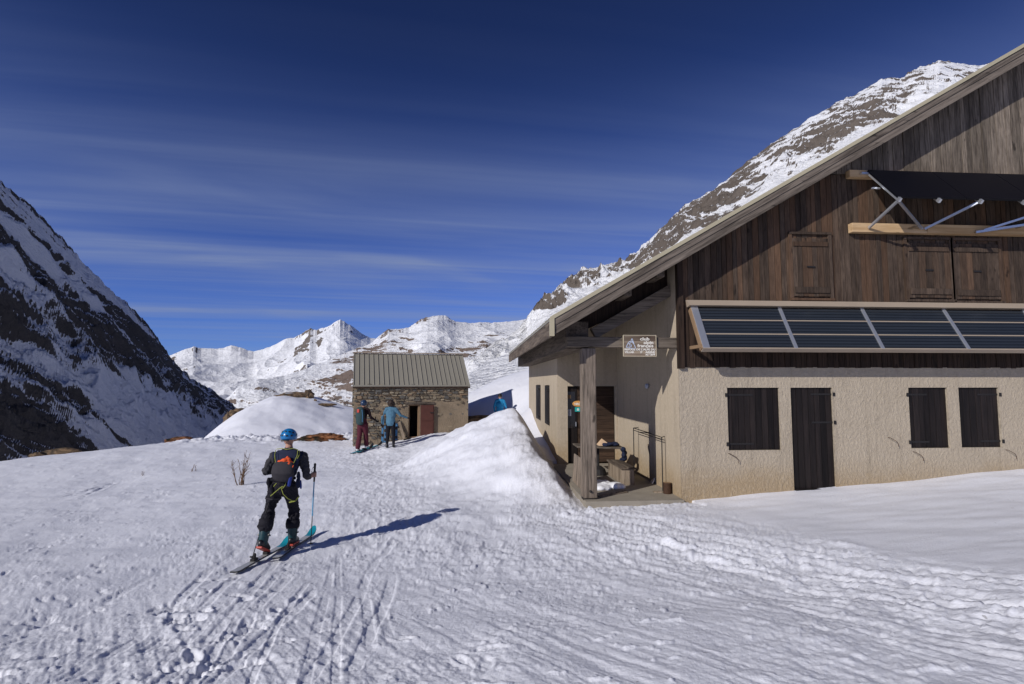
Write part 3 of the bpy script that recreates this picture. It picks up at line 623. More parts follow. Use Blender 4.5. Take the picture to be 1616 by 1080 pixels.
# left: a steep shaded wall that goes on rising outside the frame
def dens_left(px, py, v):
    d = .47 - .0 * px
    d = d - .55 * bump2(px, py, 160, 590, 230, 26, R_(38)) - .5 * bump2(px, py, 60, 560, 120, 22, R_(36))    # the snow gully
    d = d - 1.0 * bump2(px, py, 265, 675, 150, 52, R_(14))                                                   # the apron below
    d = d + .42 * bump2(px, py, 60, 660, 130, 45, R_(8)) + .35 * bump2(px, py, 90, 530, 130, 45, R_(42)) + .3 * bump2(px, py, 240, 560, 90, 45, R_(45)) + .35 * bump2(px, py, 340, 640, 70, 30, R_(38))
    d = d - .22 * bump2(px, py, 60, 430, 120, 60, R_(40)) - .18 * bump2(px, py, 150, 450, 60, 40, R_(40))
    return d
lc = [(-1000, -100, 600), (-900, 60, 650), (-850, 230, 650), (-700, 380, 480), (-560, 430, 300), sk(-80, 228, 445), sk(0, 284, 480), sk(40, 318, 505), sk(75, 352, 525), sk(100, 378, 545), sk(130, 413, 570), sk(160, 440, 595), sk(190, 468, 620), sk(215, 490, 645), sk(240, 520, 670), sk(256, 545, 690), sk(275, 570, 720), sk(300, 596, 750), sk(330, 614, 785), sk(356, 632, 815), sk(385, 654, 850), sk(402, 670, 870), sk(440, 715, 900)]
lb = [(-420, -80, -30), (-380, 0, -35), (-330, 60, -40), (-270, 110, -45), (-230, 150, -48), (-212, 180, -50), (-212, 210, -50), (-216, 235, -52), (-222, 260, -53), (-230, 285, -54), (-240, 315, -55), (-250, 350, -56), (-262, 385, -57), (-275, 420, -58), (-290, 455, -59), (-300, 490, -60), (-315, 530, -61), (-335, 580, -62), (-350, 630, -64), (-365, 680, -68), (-375, 730, -75), (-380, 770, -85), (-380, 800, -125)]
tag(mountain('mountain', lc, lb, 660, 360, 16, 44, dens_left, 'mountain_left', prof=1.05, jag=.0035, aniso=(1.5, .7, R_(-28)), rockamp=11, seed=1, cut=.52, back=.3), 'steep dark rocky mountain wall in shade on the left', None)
# right: sunlit slope behind the house
rs = [(620, 622, 70), (660, 612, 90), (700, 600, 115), (740, 579, 150), (790, 544, 220), (832, 508, 300), (846, 490, 340), (860, 474, 380), (878, 455, 415), (895, 440, 450), (920, 426, 520), (950, 419, 560), (975, 413, 600), (1000, 400, 640), (1018, 384, 660), (1035, 368, 680), (1058, 345, 700), (1080, 325, 720), (1125, 300, 760), (1180, 255, 800), (1220, 225, 850), (1290, 180, 900), (1340, 153, 950), (1390, 125, 1000), (1425, 120, 1050), (1450, 106, 1075), (1480, 97, 1100), (1545, 102, 1150), (1616, 85, 1200), (1750, 60, 1300), (2000, 30, 1400)]
rb = []
for (px, py, d) in rs:
    bd = np.interp(px, [620, 735, 835, 1000, 2000], [30, 31, 33, 45, 60]); bz = np.interp(px, [620, 700, 735, 835, 1000, 2000], [-3.5, -2.2, 1.2, 2.2, 3, 5])
    rb.append(((px - CX) / F_ * bd, bd, bz))
def dens_right(px, py, v):
    up = sstep(.35, .8, v)
    d = -.25 + .58 * up - .9 * sstep(.42, .20, v)
    yl = np.interp(px, [700, 832, 900, 1000, 1100, 1200, 1300, 1400, 1500, 1600], [600, 508, 437, 400, 313, 240, 175, 122, 100, 90])
    below = py - yl
    d = d + .30 * bump2(px, below, 1270, 62, 62, 36) + .32 * bump2(px, below, 1130, 55, 80, 40) - .28 * bump2(px, below, 1210, 80, 30, 60) + .25 * bump2(px, below, 1060, 45, 60, 40)
    d = d + .34 * bump2(px, below, 1380, 50, 60, 24) - .30 * bump2(px, below, 1480, 40, 90, 50) - .18 * bump2(px, below, 1330, 95, 60, 25)
    d = d + .12 * bump2(px, below, 885, 22, 45, 22) - .6 * sstep(45, 85, below) * (px < 960) - .30 * sstep(95, 140, below)
    d = d - 1.0 * sstep(845, 800, px)
    return d
mountain('mountain', [sk(*a) for a in rs], rb, 800, 400, 9, 60, dens_right, 'mountain_right', prof=1.18, jag=.0028, aniso=(.8, 1.25, R_(35)), rockamp=8, seed=4, cut=.44, env0=.25, low=(.25, .75))
# the nearer of the two far ranges, with the brown valley flank below it
f2 = [(300, 668, 1250), (340, 640, 1300), (375, 612, 1400), (410, 597, 1500), (450, 591, 1650), (480, 583, 1750), (500, 573, 1850), (530, 562, 1950), (560, 552, 2050), (585, 541, 2200), (600, 528, 2300), (612, 518, 2350), (630, 517, 2400), (645, 515, 2450), (662, 504, 2500), (675, 499, 2520), (690, 497, 2550), (703, 499, 2600), (720, 507, 2620), (750, 508, 2680), (775, 510, 2700), (800, 506, 2750), (835, 503, 2800), (870, 515, 2850), (920, 540, 2900)]
f2b = [((px - CX) / F_ * bd, bd, -108) for (px, py, d) in f2 for bd in [650 + .1 * (px - 300)]]
def dens_f2(px, py, v):
    d = .02 + .30 * bump2(px, py, 450, 628, 110, 26) + .12 * bump2(px, py, 560, 615, 120, 34, R_(-10)) + .42 * bump2(px, py, 575, 562, 75, 13, R_(-16)) + .35 * bump2(px, py, 615, 530, 22, 12) + .38 * bump2(px, py, 672, 505, 22, 7, R_(25))
    d = d - .35 * bump2(px, py, 440, 585, 90, 12) - .35 * bump2(px, py, 690, 530, 55, 14) + .42 * bump2(px, py, 750, 550, 70, 14, R_(-18)) + .3 * bump2(px, py, 780, 518, 40, 10) - .2 * sstep(600, 585, py) * (px < 520)
    return d
mountain('mountain', [sk(*a) for a in f2], f2b, 640, 300, 26, 330, dens_f2, 'mountain_far', prof=1.12, jag=.0010, aniso=(1.15, .38, R_(-24)), rockamp=7, seed=7, cut=.50, env0=.3, og=(4, .4))
f1 = [(230, 580, 4200), (262, 566, 4200), (290, 552, 4300), (305, 547, 4350), (318, 550, 4400), (345, 551, 4450), (365, 545, 4500), (383, 547, 4500), (400, 552, 4500), (420, 548, 4500), (440, 541, 4500), (465, 532, 4500), (478, 524, 4500), (490, 516, 4450), (500, 520, 4450), (518, 514, 4400), (530, 508, 4400), (537, 506, 4400), (546, 511, 4400), (558, 516, 4450), (570, 524, 4500), (584, 531, 4550), (600, 534, 4600), (640, 545, 4700), (720, 560, 4800)]
f1b = [((px - CX) / F_ * 1900, 1900, -150) for (px, py, d) in f1]
def dens_f1(px, py, v):
    d = -.16 + .45 * bump2(px, py, 492, 522, 9, 9) + .38 * bump2(px, py, 535, 538, 16, 14) + .3 * bump2(px, py, 560, 528, 24, 10, R_(35)) + .28 * bump2(px, py, 300, 575, 20, 30, R_(50)) + .2 * bump2(px, py, 425, 555, 20, 8)
    return d
mountain('mountain', [sk(*a) for a in f1], f1b, 540, 280, 75, 800, dens_f1, 'mountain_peak', prof=1.35, jag=.0008, aniso=(.45, .8, R_(10)), rockamp=12, seed=12, cut=.52, env0=.3, og=(4, .4))

# ------------------------------------------------------------------ the refuge
house = thing('mountain_house', (XC, YF, 0), 'large stucco and dark timber mountain house with metal roof and brown shutters', 'house')
def wall_holes(axis, at, depth, u0, u1, z0, z1, holes, top=None):
    """a wall in the plane axis=at, facing the negative side, with openings (u0,u1,z0,z1) cut through it; top(u) slants the head"""
    mb = MB(); us = sorted({u0, u1, *[h for q in holes for h in q[:2]]}); zs = sorted({z0, z1, *[h for q in holes for h in q[2:]]})
    P = (lambda u_, d_, z: (u_, at + d_, z)) if axis == 'y' else (lambda u_, d_, z: (at + d_, u_, z))
    T = top or (lambda u_: z1)
    for i in range(len(us) - 1):
        for j in range(len(zs) - 1):
            a, b, c_, d_ = us[i], us[i + 1], zs[j], zs[j + 1]
            if any(h[0] <= a and b <= h[1] and h[2] <= c_ and d_ <= h[3] for h in holes): continue
            ta, tb = (T(a), T(b)) if j == len(zs) - 2 else (d_, d_)
            mb.add([P(a, 0, c_), P(b, 0, c_), P(b, 0, tb), P(a, 0, ta)], [(0, 1, 2, 3)])
    for (a, b, c_, d_) in holes:
        for (p, q) in (((a, c_), (a, d_)), ((a, d_), (b, d_)), ((b, d_), (b, c_)), ((b, c_), (a, c_))):
            mb.add([P(p[0], 0, p[1]), P(q[0], 0, q[1]), P(q[0], depth, q[1]), P(p[0], depth, p[1])], [(0, 1, 2, 3)])
    mb.add([P(u0, depth, z0), P(u1, depth, z0), P(u1, depth, T(u1)), P(u0, depth, T(u0))], [(0, 1, 2, 3)])
    for e in (u0, u1): mb.add([P(e, 0, z0), P(e, depth, z0), P(e, depth, T(e)), P(e, 0, T(e))], [(0, 1, 2, 3)])
    mb.add([P(u0, 0, T(u0)), P(u1, 0, T(u1)), P(u1, depth, T(u1)), P(u0, depth, T(u0))], [(0, 1, 2, 3)])
    return mb
SH = [(4.885, 5.935, .895, 2.10), (8.60, 9.42, .905, 2.10), (9.66, 10.52, .91, 2.10)]; DR = (6.165, 7.02, -.4, 2.10)
w_ = wall_holes('y', YF, .32, XC, XFAR, -1.2, 2.62, SH + [DR]); o = w_.build('wall', 'stucco_rough', house); tag(o, 'rough cast stucco ground floor wall')
# porch right wall, running back from the corner; entrance wall; side wall; back wall
XP = XC - .004
o = MB().hexa([(XP, YF + .003, -1), (XC + .3, YF + .33, -1), (XC + .3, YD + .3, -1), (XP, YD + .3, -1), (XP, YF + .003, roof_under(XC)), (XC + .3, YF + .33, roof_under(XC)), (XC + .3, YD + .3, roof_under(XC)), (XP, YD + .3, roof_under(XC))]).build('wall', 'stucco_fine', house)
ED = (2.47, XC - .07, -.5, 2.10)
wall_holes('y', YD, .28, XS, XC - .007, -1, 3.1, [ED], top=roof_under).build('wall', 'stucco_fine', house)
SW = [(16.30, 17.25, .89, 2.12), (18.55, 19.75, .89, 2.12)]
wall_holes('x', XS - .004, .28, YD - .003, YB, -1, 3.3, SW).build('wall', 'stucco_fine', house)
MB().hexa([(XS, YB - .2, -1), (XFAR, YB - .2, -1), (XFAR, YB, -1), (XS, YB, -1), (XS, YB - .2, 3.2), (XFAR, YB - .2, 3.2), (XFAR, YB, 3.2), (XS, YB, 3.2)]).build('wall', 'stucco_fine', house)
MB().box(XFAR - .25, XFAR, YF + .33, YB - .21, -1, 3.2).build('wall', 'stucco_fine', house)
# timber gable: backing, then every board
bk = MB(); xs = [XC + .05, XR, XFAR]
bk.add([(x, YF + .05, z) for x in xs for z in (2.52, roof_under(x) - .02)] + [(x, YF + .3, z) for x in xs for z in (2.52, roof_under(x) - .02)],
       [(0, 2, 3, 1), (2, 4, 5, 3), (6, 7, 9, 8), (8, 9, 11, 10), (0, 1, 7, 6), (4, 10, 11, 5), (0, 6, 8, 2), (2, 8, 10, 4), (1, 3, 9, 7), (3, 5, 11, 9)])
bk.build('gable_backing', 'planks_dark', house)
rb_ = random.Random(12); x = XC + .02; ZT = 6.42
# the corner board
MB().box(XC - .012, XC + .10, YF - .075, YF + .05, 2.47, roof_under(XC) - .03).build('corner_board', 'planks_dark', house, bevel=.004)
x = XC + .105
def board(x0, x1, z0, z1a, z1b, yf, mat, name='plank', par=None):
    return MB().hexa([(x0, yf, z0), (x1, yf, z0), (x1, YF + .045, z0), (x0, YF + .045, z0), (x0, yf, z1a), (x1, yf, z1b), (x1, YF + .045, z1b), (x0, YF + .045, z1a)]).build(name, mat, par or house)
while x < 15.2:
    w = rb_.choice((.095, .105, .112, .12, .128)); x1 = x + w - .009; y0 = YF - .012 - rb_.uniform(0, .014)
    top0, top1 = roof_under(x) - .02, roof_under(x1) - .02
    if min(top0, top1) > ZT + .1:
        board(x, x1, 3.70, ZT + rb_.uniform(-.01, .01) - .01, ZT - .012, y0, 'planks_brown')
        board(x, x1, ZT + .003, top0, top1, y0 - .022, 'planks_grey')
    else: board(x, x1, 3.70, top0, top1, y0, 'planks_brown')
    board(x, x1, 2.495 + rb_.uniform(-.012, .008), 3.697, 3.697, y0 - .004, 'planks_dark')
    x += w
# shutters and doors, each a leaf of boards with ledges and strap hinges
def shutter(x0, x1, z0, z1, y, nb, mat, hinge=None, name='shutter', label=None, axis='y', ledges=(), iron=True):
    P = (lambda a, b, c_: (a, b, c_)) if axis == 'y' else (lambda a, b, c_: (b, a, c_))
    leaf = MB()
    def bx(mb, a0, a1, b0, b1, c0, c1):
        p = [P(a0, b0, c0), P(a1, b0, c0), P(a1, b1, c0), P(a0, b1, c0), P(a0, b0, c1), P(a1, b0, c1), P(a1, b1, c1), P(a0, b1, c1)]; return mb.hexa(p)
    bx(leaf, x0 + .006, x1 - .006, y + .022, y + .045, z0 + .006, z1 - .006); L = leaf.build(name, mat, house)
    if label: L['label'] = label
    ws = [rb_.uniform(.85, 1.15) for _ in range(nb)]; tot = sum(ws); a = x0
    for k in range(nb):
        b = a + (x1 - x0) * ws[k] / tot
        bx(MB(), a + .0035, b - .0035, y - rb_.uniform(0, .006), y + .0215, z0 + rb_.uniform(0, .008), z1 - rb_.uniform(0, .006)).build('board', mat, L); a = b
    for (c0, c1) in ledges: bx(MB(), x0 + .02, x1 - .02, y - .026, y - .0045, c0, c1).build('ledge', mat, L, bevel=.003)
    if iron and hinge:
        e = x0 if hinge < 0 else x1
        zz = (z0 + .12, z1 - .14) if name != 'door' else (z0 + 1.30, z1 - .13)
        for c_ in zz:
            a0, a1 = (e - .03, e + .5 * (x1 - x0)) if hinge < 0 else (e - .5 * (x1 - x0), e + .03)
            h = MB(); bx(h, a0, a1, y - .014, y - .005, c_ - .017, c_ + .017); bx(h, e - .045 if hinge < 0 else e + .002, e - .002 if hinge < 0 else e + .045, y - .06, y + .02, c_ - .035, c_ + .035)
            h.build('strap_hinge', 'black_steel', L)
    return L
YS = YF + .045
shutter(*SH[0], YS, 9, 'shutter_paint', -1); shutter(*SH[1], YS, 7, 'shutter_paint', -1); shutter(*SH[2], YS, 7, 'shutter_paint', 1)
shutter(DR[0], DR[1], .12, 2.10, YS, 7, 'shutter_paint', 1, 'door', 'dark brown plank door on the front')
MB().box(DR[0] + .02, DR[1] + .03, YF - .03, YF + .1, .10, .145).build('door_sill', 'shutter_paint', house, bevel=.004)
MB().box(DR[0], DR[1], YF + .06, YF + .3, -.4, .099).build('threshold', 'concrete', house)
for q in SW: shutter(q[0] + .02, q[1] - .02, q[2] + .02, q[3] - .01, XS - .03, 6, 'shutter_paint', -1, axis='x')
YU = YF - .05
for (a, b, c_, d_) in ((6.285, 7.035, 3.90, 5.08), (8.70, 9.60, 3.90, 5.02), (9.70, 10.66, 3.88, 5.02), (12.2, 13.1, 3.9, 5.0)):
    L = shutter(a, b, c_, d_, YU, 7, 'planks_brown', None, 'upper_shutter', ledges=((c_ + .07, c_ + .19), (d_ - .17, d_ - .08)))
    MB().box(a - .07, a - .004, YU - .008, YU + .04, c_ - .03, d_ + .07).build('frame', 'planks_brown', L); MB().box(b + .004, b + .07, YU - .008, YU + .04, c_ - .03, d_ + .07).build('frame', 'planks_brown', L)
    MB().box(a - .07, b + .07, YU - .02, YU + .04, d_ + .074, d_ + .12).build('frame', 'planks_brown', L); MB().box(a - .07, b + .07, YU - .03, YU + .04, c_ - .08, c_ - .034).build('frame', 'planks_brown', L)
    MB().box((a + b) / 2 - .09, (a + b) / 2 + .07, YU - .022, YU - .005, (c_ + d_) / 2 - .01, (c_ + d_) / 2 + .02).build('latch', 'black_steel', L)
# shutter stays: bent iron hooks below the windows
for (px_, pz) in ((4.87, .84), (8.12, 1.12), (8.62, .84), (10.58, .86)):
    q = Vector((px_, YF, pz)); MB().tube([q + Vector((0, .02, 0)), q + Vector((.01, -.05, 0)), q + Vector((.13, -.06, -.07)), q + Vector((.165, -.06, -.12)), q + Vector((.165, -.06, -.17))], .0055, 6).build('shutter_stay', 'iron_rust', house)
# entrance: glazed leaf on the left, horizontally boarded leaf on the right
e0, e1 = ED[0], ED[1]; YE = YD + .10
MB().box(e0 + .004, e1 - .004, YE + .03, YE + .06, .0, 2.095).build('door_backing', 'dark_inside', house)
gl = MB().box(e0 + .01, e0 + .34, YE - .005, YE + .029, .02, 2.08).build('entrance_door', 'shutter_paint', house); tag(gl, 'narrow dark glazed entrance door leaf')
MB().box(e0 + .06, e0 + .29, YE - .012, YE - .0055, .95, 1.95).build('pane', 'glass_dark', gl)
MB().box(e0 + .29, e0 + .31, YE - .06, YE - .0055, 1.0, 1.12).build('handle', 'alu', gl)
pn = MB().box(e0 + .36, e1 - .012, YE + .005, YE + .029, .02, 2.08).build('entrance_panel', 'door_dark_x', house); tag(pn, 'dark horizontally boarded entrance panel')
z = .03
while z < 2.0:
    MB().box(e0 + .37, e1 - .02, YE - .012 - rb_.uniform(0, .006), YE + .004, z, min(z + .122, 2.07)).build('board', 'door_dark_x', pn); z += .128
# porch timber: post, beam, plate, rafters, purlins
ps = MB().box(2.045, 2.315, YF + .02, YF + .29, .02, 2.86).build('porch_post', 'beam_z', house, bevel=.018); tag(ps, 'thick weathered square porch post')
MB().tube([(2.18, YF + .03, .155), (2.18, YF - .005, .155)], .022, 10).build('bolt', 'black_steel', ps)
MB().box(2.06, 2.30, YF + .04, YF + .28, -.02, .022).build('post_base', 'black_steel', ps)
MB().hexa([(1.76, YF + .015, 2.885), (XC - .014, YF + .015, 2.87), (XC - .014, YF + .24, 2.87), (1.76, YF + .24, 2.885), (1.76, YF + .015, 3.085), (XC - .014, YF + .015, 3.07), (XC - .014, YF + .24, 3.07), (1.76, YF + .24, 3.085)]).build('porch_beam', 'beam_x', house, bevel=.008)
MB().box(1.76, 2.22, YF - .02 + .262, YB - .4, 2.855, 3.40).build('wall_plate', 'beam_y', house, bevel=.006)
MB().beam((2.35, YF + .40, 3.17), (XC + .0, YF + .40, 3.17 + (XC - 2.35) * .565), .16, .22).build('rafter', 'beam_x', house, bevel=.006)
MB().hexa([(1.80, YF + .49, 3.08), (XC - .01, YF + .49, 3.17 + (XC - 2.35) * .565 - .05), (XC - .01, YF + .52, 3.17 + (XC - 2.35) * .565 - .05), (1.80, YF + .52, 3.08), (1.80, YF + .49, roof_under(1.80) - .01), (XC - .01, YF + .49, roof_under(XC - .01) - .01), (XC - .01, YF + .52, roof_under(XC - .01) - .01), (1.80, YF + .52, roof_under(1.80) - .01)]).build('gable_infill', 'planks_dark', house)
for xx in (2.9, 3.55): MB().beam((xx, YR0 + .35, roof_under(xx) - .14), (xx, YF + .485, roof_under(xx) - .14), .15, .2).build('purlin', 'beam_y', house, bevel=.006)
for yy in (11.5, 12.6, 13.7): MB().beam((1.55, yy, roof_under(1.55) - .055), (XC - .01, yy, roof_under(XC - .01) - .055), .1, .11).build('rafter', 'beam_x', house)
# roof: boarded deck, metal sheet with seams, rake boards, eave fascia
rf = MB()
for (a, b) in ((XE, XR), (2 * XR - XE, XR)):
    rf.hexa([(a, YR0 + .04, roof_under(a)), (b, YR0 + .04, roof_under(b)), (b, YR1, roof_under(b)), (a, YR1, roof_under(a)), (a, YR0 + .04, roof_top(a) - .035), (b, YR0 + .04, roof_top(b) - .035), (b, YR1, roof_top(b) - .035), (a, YR1, roof_top(a) - .035)])
roof = rf.build('roof', 'soffit', house); tag(roof, 'pitched timber roof with pale metal covering')
rm = MB()
for sg in (1, -1):
    a, b = (XE - .03, XR) if sg > 0 else (2 * XR - XE + .03, XR); za, zb_ = roof_top(XE) - .034 - .03 * SL, roof_top(XR) - .034
    rm.hexa([(a, YR0 + .02, za), (b, YR0 + .02, zb_), (b, YR1 + .04, zb_), (a, YR1 + .04, za), (a, YR0 + .02, za + .034), (b, YR0 + .02, zb_ + .034), (b, YR1 + .04, zb_ + .034), (a, YR1 + .04, za + .034)])
    y = YR0 + .4
    while y < YR1:
        rm.hexa([(a, y, za + .0345), (b, y, zb_ + .0345), (b, y + .03, zb_ + .0345), (a, y + .03, za + .0345), (a, y, za + .07), (b, y, zb_ + .07), (b, y + .03, zb_ + .07), (a, y + .03, za + .07)]); y += .45
rm.build('metal_sheet', 'roof_metal', roof)
def rake(z0, z1, y0, y1, mat, name, xa=XE, xb=XR):
    f = lambda x: roof_top(x)
    MB().hexa([(xa, y0, f(xa) + z0), (xb, y0, f(xb) + z0), (xb, y1, f(xb) + z0), (xa, y1, f(xa) + z0), (xa, y0, f(xa) + z1), (xb, y0, f(xb) + z1), (xb, y1, f(xb) + z1), (xa, y1, f(xa) + z1)]).build(name, mat, roof, bevel=.004)
rake(-.045, .035, YR0 - .03, YR0 + .015, 'roof_edge', 'edge_trim', XE - .05)
rake(-.175, -.048, YR0 - .012, YR0 + .035, 'rake', 'rake_board', XE + .03); rake(-.335, -.180, YR0 + .002, YR0 + .036, 'rake', 'rake_board', XE + .03)
MB().box(XE - .055, XE + .027, YR0 - .034, YR0 + .05, roof_top(XE) - .345, roof_top(XE) - .02).build('edge_trim', 'roof_edge', roof)
MB().box(XE - .045, XE + .0, YR0 + .055, YR1, roof_top(XE) - .36, roof_top(XE) - .07).build('fascia', 'beam_y', roof, bevel=.006)
# small lamp on the porch wall
MB().ball((XC - .05, 12.0, 2.12), .05, .05, .06).build('wall_lamp', 'paper', house, smooth=True)
# slab
sl = MB().box(2.06, XC - .002, YF - .14, YD - .002, -.9, 0.0).build('porch_slab', 'concrete', None, origin=(3, 12, 0)); tag(sl, 'grey concrete porch floor under the wooden post', 'slab')

# ------------------------------------------------------------------ name board on the porch beam
sx0, sx1, sz0, sz1 = 2.84, 3.49, 2.70, 3.115; ysn = YF - .015
sign = thing('name_board', ((sx0 + sx1) / 2, ysn, sz0), 'wooden name board with white lettering and mountain emblem on the porch beam', 'sign')
for k in range(4): MB().box(sx0 + .012, sx1 - .012, ysn - .012, ysn + .014, sz0 + .012 + k * .0978, sz0 + .012 + (k + 1) * .0978 - .002).build('board', 'sign_wood', sign)
fr = MB(); fr.box(sx0, sx1, ysn - .02, ysn + .016, sz0, sz0 + .0115); fr.box(sx0, sx1, ysn - .02, ysn + .016, sz1 - .0115, sz1); fr.box(sx0, sx0 + .0115, ysn - .02, ysn + .016, sz0 + .0116, sz1 - .0116); fr.box(sx1 - .0115, sx1, ysn - .02, ysn + .016, sz0 + .0116, sz1 - .0116)
fr.build('frame', 'sign_edge', sign)
def letters(txt, x, z, size, y, parent, mat='lettering', width=None, align='LEFT', bold=.0):
    cu = bpy.data.curves.new('text', 'FONT'); cu.body = txt; cu.size = size; cu.extrude = .0015; cu.offset = bold; cu.align_x = align; cu.resolution_u = 3
    ob = bpy.data.objects.new('text', cu); C.objects.link(ob); dg = bpy.context.evaluated_depsgraph_get(); dg.update()
    me = bpy.data.meshes.new_from_object(ob.evaluated_get(dg)); bpy.data.objects.remove(ob)
    vs = np.zeros(len(me.vertices) * 3, np.float32); me.vertices.foreach_get('co', vs); vs = vs.reshape(-1, 3); wx = 1.0
    if width: wx = width / max(1e-6, vs[:, 0].max() - vs[:, 0].min()); vs[:, 0] -= vs[:, 0].min()
    o0 = ORG[parent.name]; nv = np.stack([x + vs[:, 0] * wx - o0.x, y - vs[:, 2] - o0.y, z + vs[:, 1] - o0.z], 1)
    me.vertices.foreach_set('co', nv.ravel().astype(np.float32)); me.update(); me.materials.append(M[mat]); o = bpy.data.objects.new('lettering', me); link(o, parent); ORG[o.name] = o0; return o
yl_ = ysn - .0145
letters('club', sx0 + .33, sz0 + .312, .085, yl_, sign, width=.185, bold=.002); letters('alpin', sx0 + .40, sz0 + .243, .085, yl_, sign, width=.19, bold=.002); letters('français', sx0 + .275, sz0 + .180, .085, yl_, sign, width=.315, bold=.002)
letters('REFUGE DE L\'ALPE DU', sx0 + .022, sz0 + .118, .052, yl_, sign, width=.605, bold=.002); letters('VILLAR', sx0 + .022, sz0 + .066, .052, yl_, sign, width=.19, bold=.002); letters('D\'', sx0 + .335, sz0 + .066, .052, yl_, sign, width=.035, bold=.002)
letters('ARENE', sx0 + .43, sz0 + .066, .052, yl_, sign, width=.19, bold=.002); letters('ALT 2079', sx0 + .43, sz0 + .022, .046, yl_, sign, width=.19, bold=.002)
em = MB(); EQ = lambda a, b: Vector((sx0 + .055 + a * .19, yl_, sz0 + .175 + b * .19))
for pth in ([(0, .0), (.22, .46), (.36, .30), (.62, .92), (.98, -.1), (.34, -.1), (.42, .10)], [(0, 0), (.52, .06), (.56, .26), (.30, .22)], [(.50, .62), (.60, .48), (.66, .70), (.74, .36), (.86, .30)], [(.22, .46), (.36, .62), (.46, .50)]):
    for a, b in zip(pth[:-1], pth[1:]): em.beam(EQ(*a), EQ(*b), .0105, .003, (0, -1, 0))
em.build('emblem', 'emblem_paint', sign)
# small notices on the entrance
xq = e0 + .25
ov = thing('oval_door_sign', (xq + .12, YE - .02, 1.5), 'orange oval wooden sign with white letters on the entrance', 'sign')
mo = MB(); mo.ball((xq + .13, YE - .022, 1.615), .17, .008, .085, 24, 8); mo.build('plate', 'orange_sign', ov, smooth=True); letters('NRCC', xq + .02, 1.582, .085, YE - .0315, ov, width=.22, bold=.003)
tq = thing('teal_door_notice', (xq + .08, YE - .02, 1.35), 'small teal notice below the orange oval sign', 'notice')
MB().box(xq + .03, xq + .20, YE - .024, YE - .0195, 1.40, 1.52).build('plate', 'teal_sign', tq); mq = MB(); mq.box(xq + .095, xq + .135, YE - .027, YE - .0245, 1.475, 1.495); mq.box(xq + .085, xq + .145, YE - .027, YE - .0245, 1.43, 1.465); mq.build('pictogram', 'lettering', tq)
tag(MB().box(e0 + .03, e0 + .17, YE - .018, YE - .0125, 1.28, 1.46).build('paper_notice', 'paper', None, origin=(e0 + .1, YE, 1.3)), 'pale paper notice on the dark glass beside the entrance', 'notice')
tag(MB().box(e0 + .04, e0 + .17, YE - .018, YE - .0125, 1.76, 1.86).build('paper_notice', 'frame_wood', None, origin=(e0 + .1, YE, 1.8)), 'small brown card high on the dark glass beside the entrance', 'notice')

# ------------------------------------------------------------------ lower solar collector: frames, panes and flashing
cx0, cx1 = 4.135, 15.0; yt, zt_, yb, zb2 = YF - .11, 3.66, YF - .63, 2.815
col_ = thing('solar_collector', (cx0, YF, 2.8), 'long dark solar collector with pale metal bars below the timber gable', 'solar collector')
def slant(a, off=0.0):                          # a: 0 at the top edge, 1 at the bottom edge
    nrm = Vector((0, -(zt_ - zb2), (yt - yb))).normalized() * -1
    nrm = Vector((0, -(zt_ - zb2), (yt - yb))).normalized()
    return Vector((0, yt + (yb - yt) * a, zt_ + (zb2 - zt_) * a)) + nrm * off
nv_ = (slant(0, 1) - slant(0)).normalized(); dv_ = (slant(1) - slant(0)).normalized(); ll = (slant(1) - slant(0)).length
MB().hexa([(cx0 + .03, *slant(0.03, -.09)[1:]), (cx1, *slant(0.03, -.09)[1:]), (cx1, *slant(.985, -.09)[1:]), (cx0 + .03, *slant(.985, -.09)[1:]), (cx0 + .03, *slant(.03, -.012)[1:]), (cx1, *slant(.03, -.012)[1:]), (cx1, *slant(.985, -.012)[1:]), (cx0 + .03, *slant(.985, -.012)[1:])]).build('casing', 'black_steel', col_)
cols = [cx0 + .12, 5.93, 7.62, 9.33, 11.05, 12.76, 14.47]
rows_ = [(0.02, .315), (.345, .645), (.675, .965)]
for i in range(len(cols) - 1):
    for (a, b) in rows_:
        x0, x1 = cols[i] + .035, cols[i + 1] - .035
        MB().hexa([(x0, *slant(a, -.011)[1:]), (x1, *slant(a, -.011)[1:]), (x1, *slant(b, -.011)[1:]), (x0, *slant(b, -.011)[1:]), (x0, *slant(a, .004)[1:]), (x1, *slant(a, .004)[1:]), (x1, *slant(b, .004)[1:]), (x0, *slant(b, .004)[1:])]).build('pane', 'collector', col_)
def sbar(x0, x1, a, b, off0, off1, mat, name):
    MB().hexa([(x0, *slant(a, off0)[1:]), (x1, *slant(a, off0)[1:]), (x1, *slant(b, off0)[1:]), (x0, *slant(b, off0)[1:]), (x0, *slant(a, off1)[1:]), (x1, *slant(a, off1)[1:]), (x1, *slant(b, off1)[1:]), (x0, *slant(b, off1)[1:])]).build(name, mat, col_, bevel=.002)
for i, xx in enumerate(cols[:-1]):
    if i == 0: sbar(cx0 + .02, xx + .03, 0.0, .985, -.02, .022, 'alu', 'bar')
    else: sbar(xx - .034, xx + .034, 0.0, .985, -.02, .020, 'alu', 'bar')
for a in (.33, .66): sbar(cx0 + .13, cx1, a - .012, a + .012, -.02, .014, 'flashing', 'rail')
sbar(cx0 + .02, cx1, .975, 1.0, -.10, .016, 'flashing', 'sill_rail')
MB().hexa([(cx0 - .05, YF - .09, 3.80), (cx1, YF - .09, 3.80), (cx1, YF - .04, 3.80), (cx0 - .05, YF - .04, 3.80), (cx0 - .03, YF - .20, 3.685), (cx1, YF - .20, 3.685), (cx1, YF - .04, 3.66), (cx0 - .03, YF - .04, 3.66)]).build('flashing', 'flashing', col_)
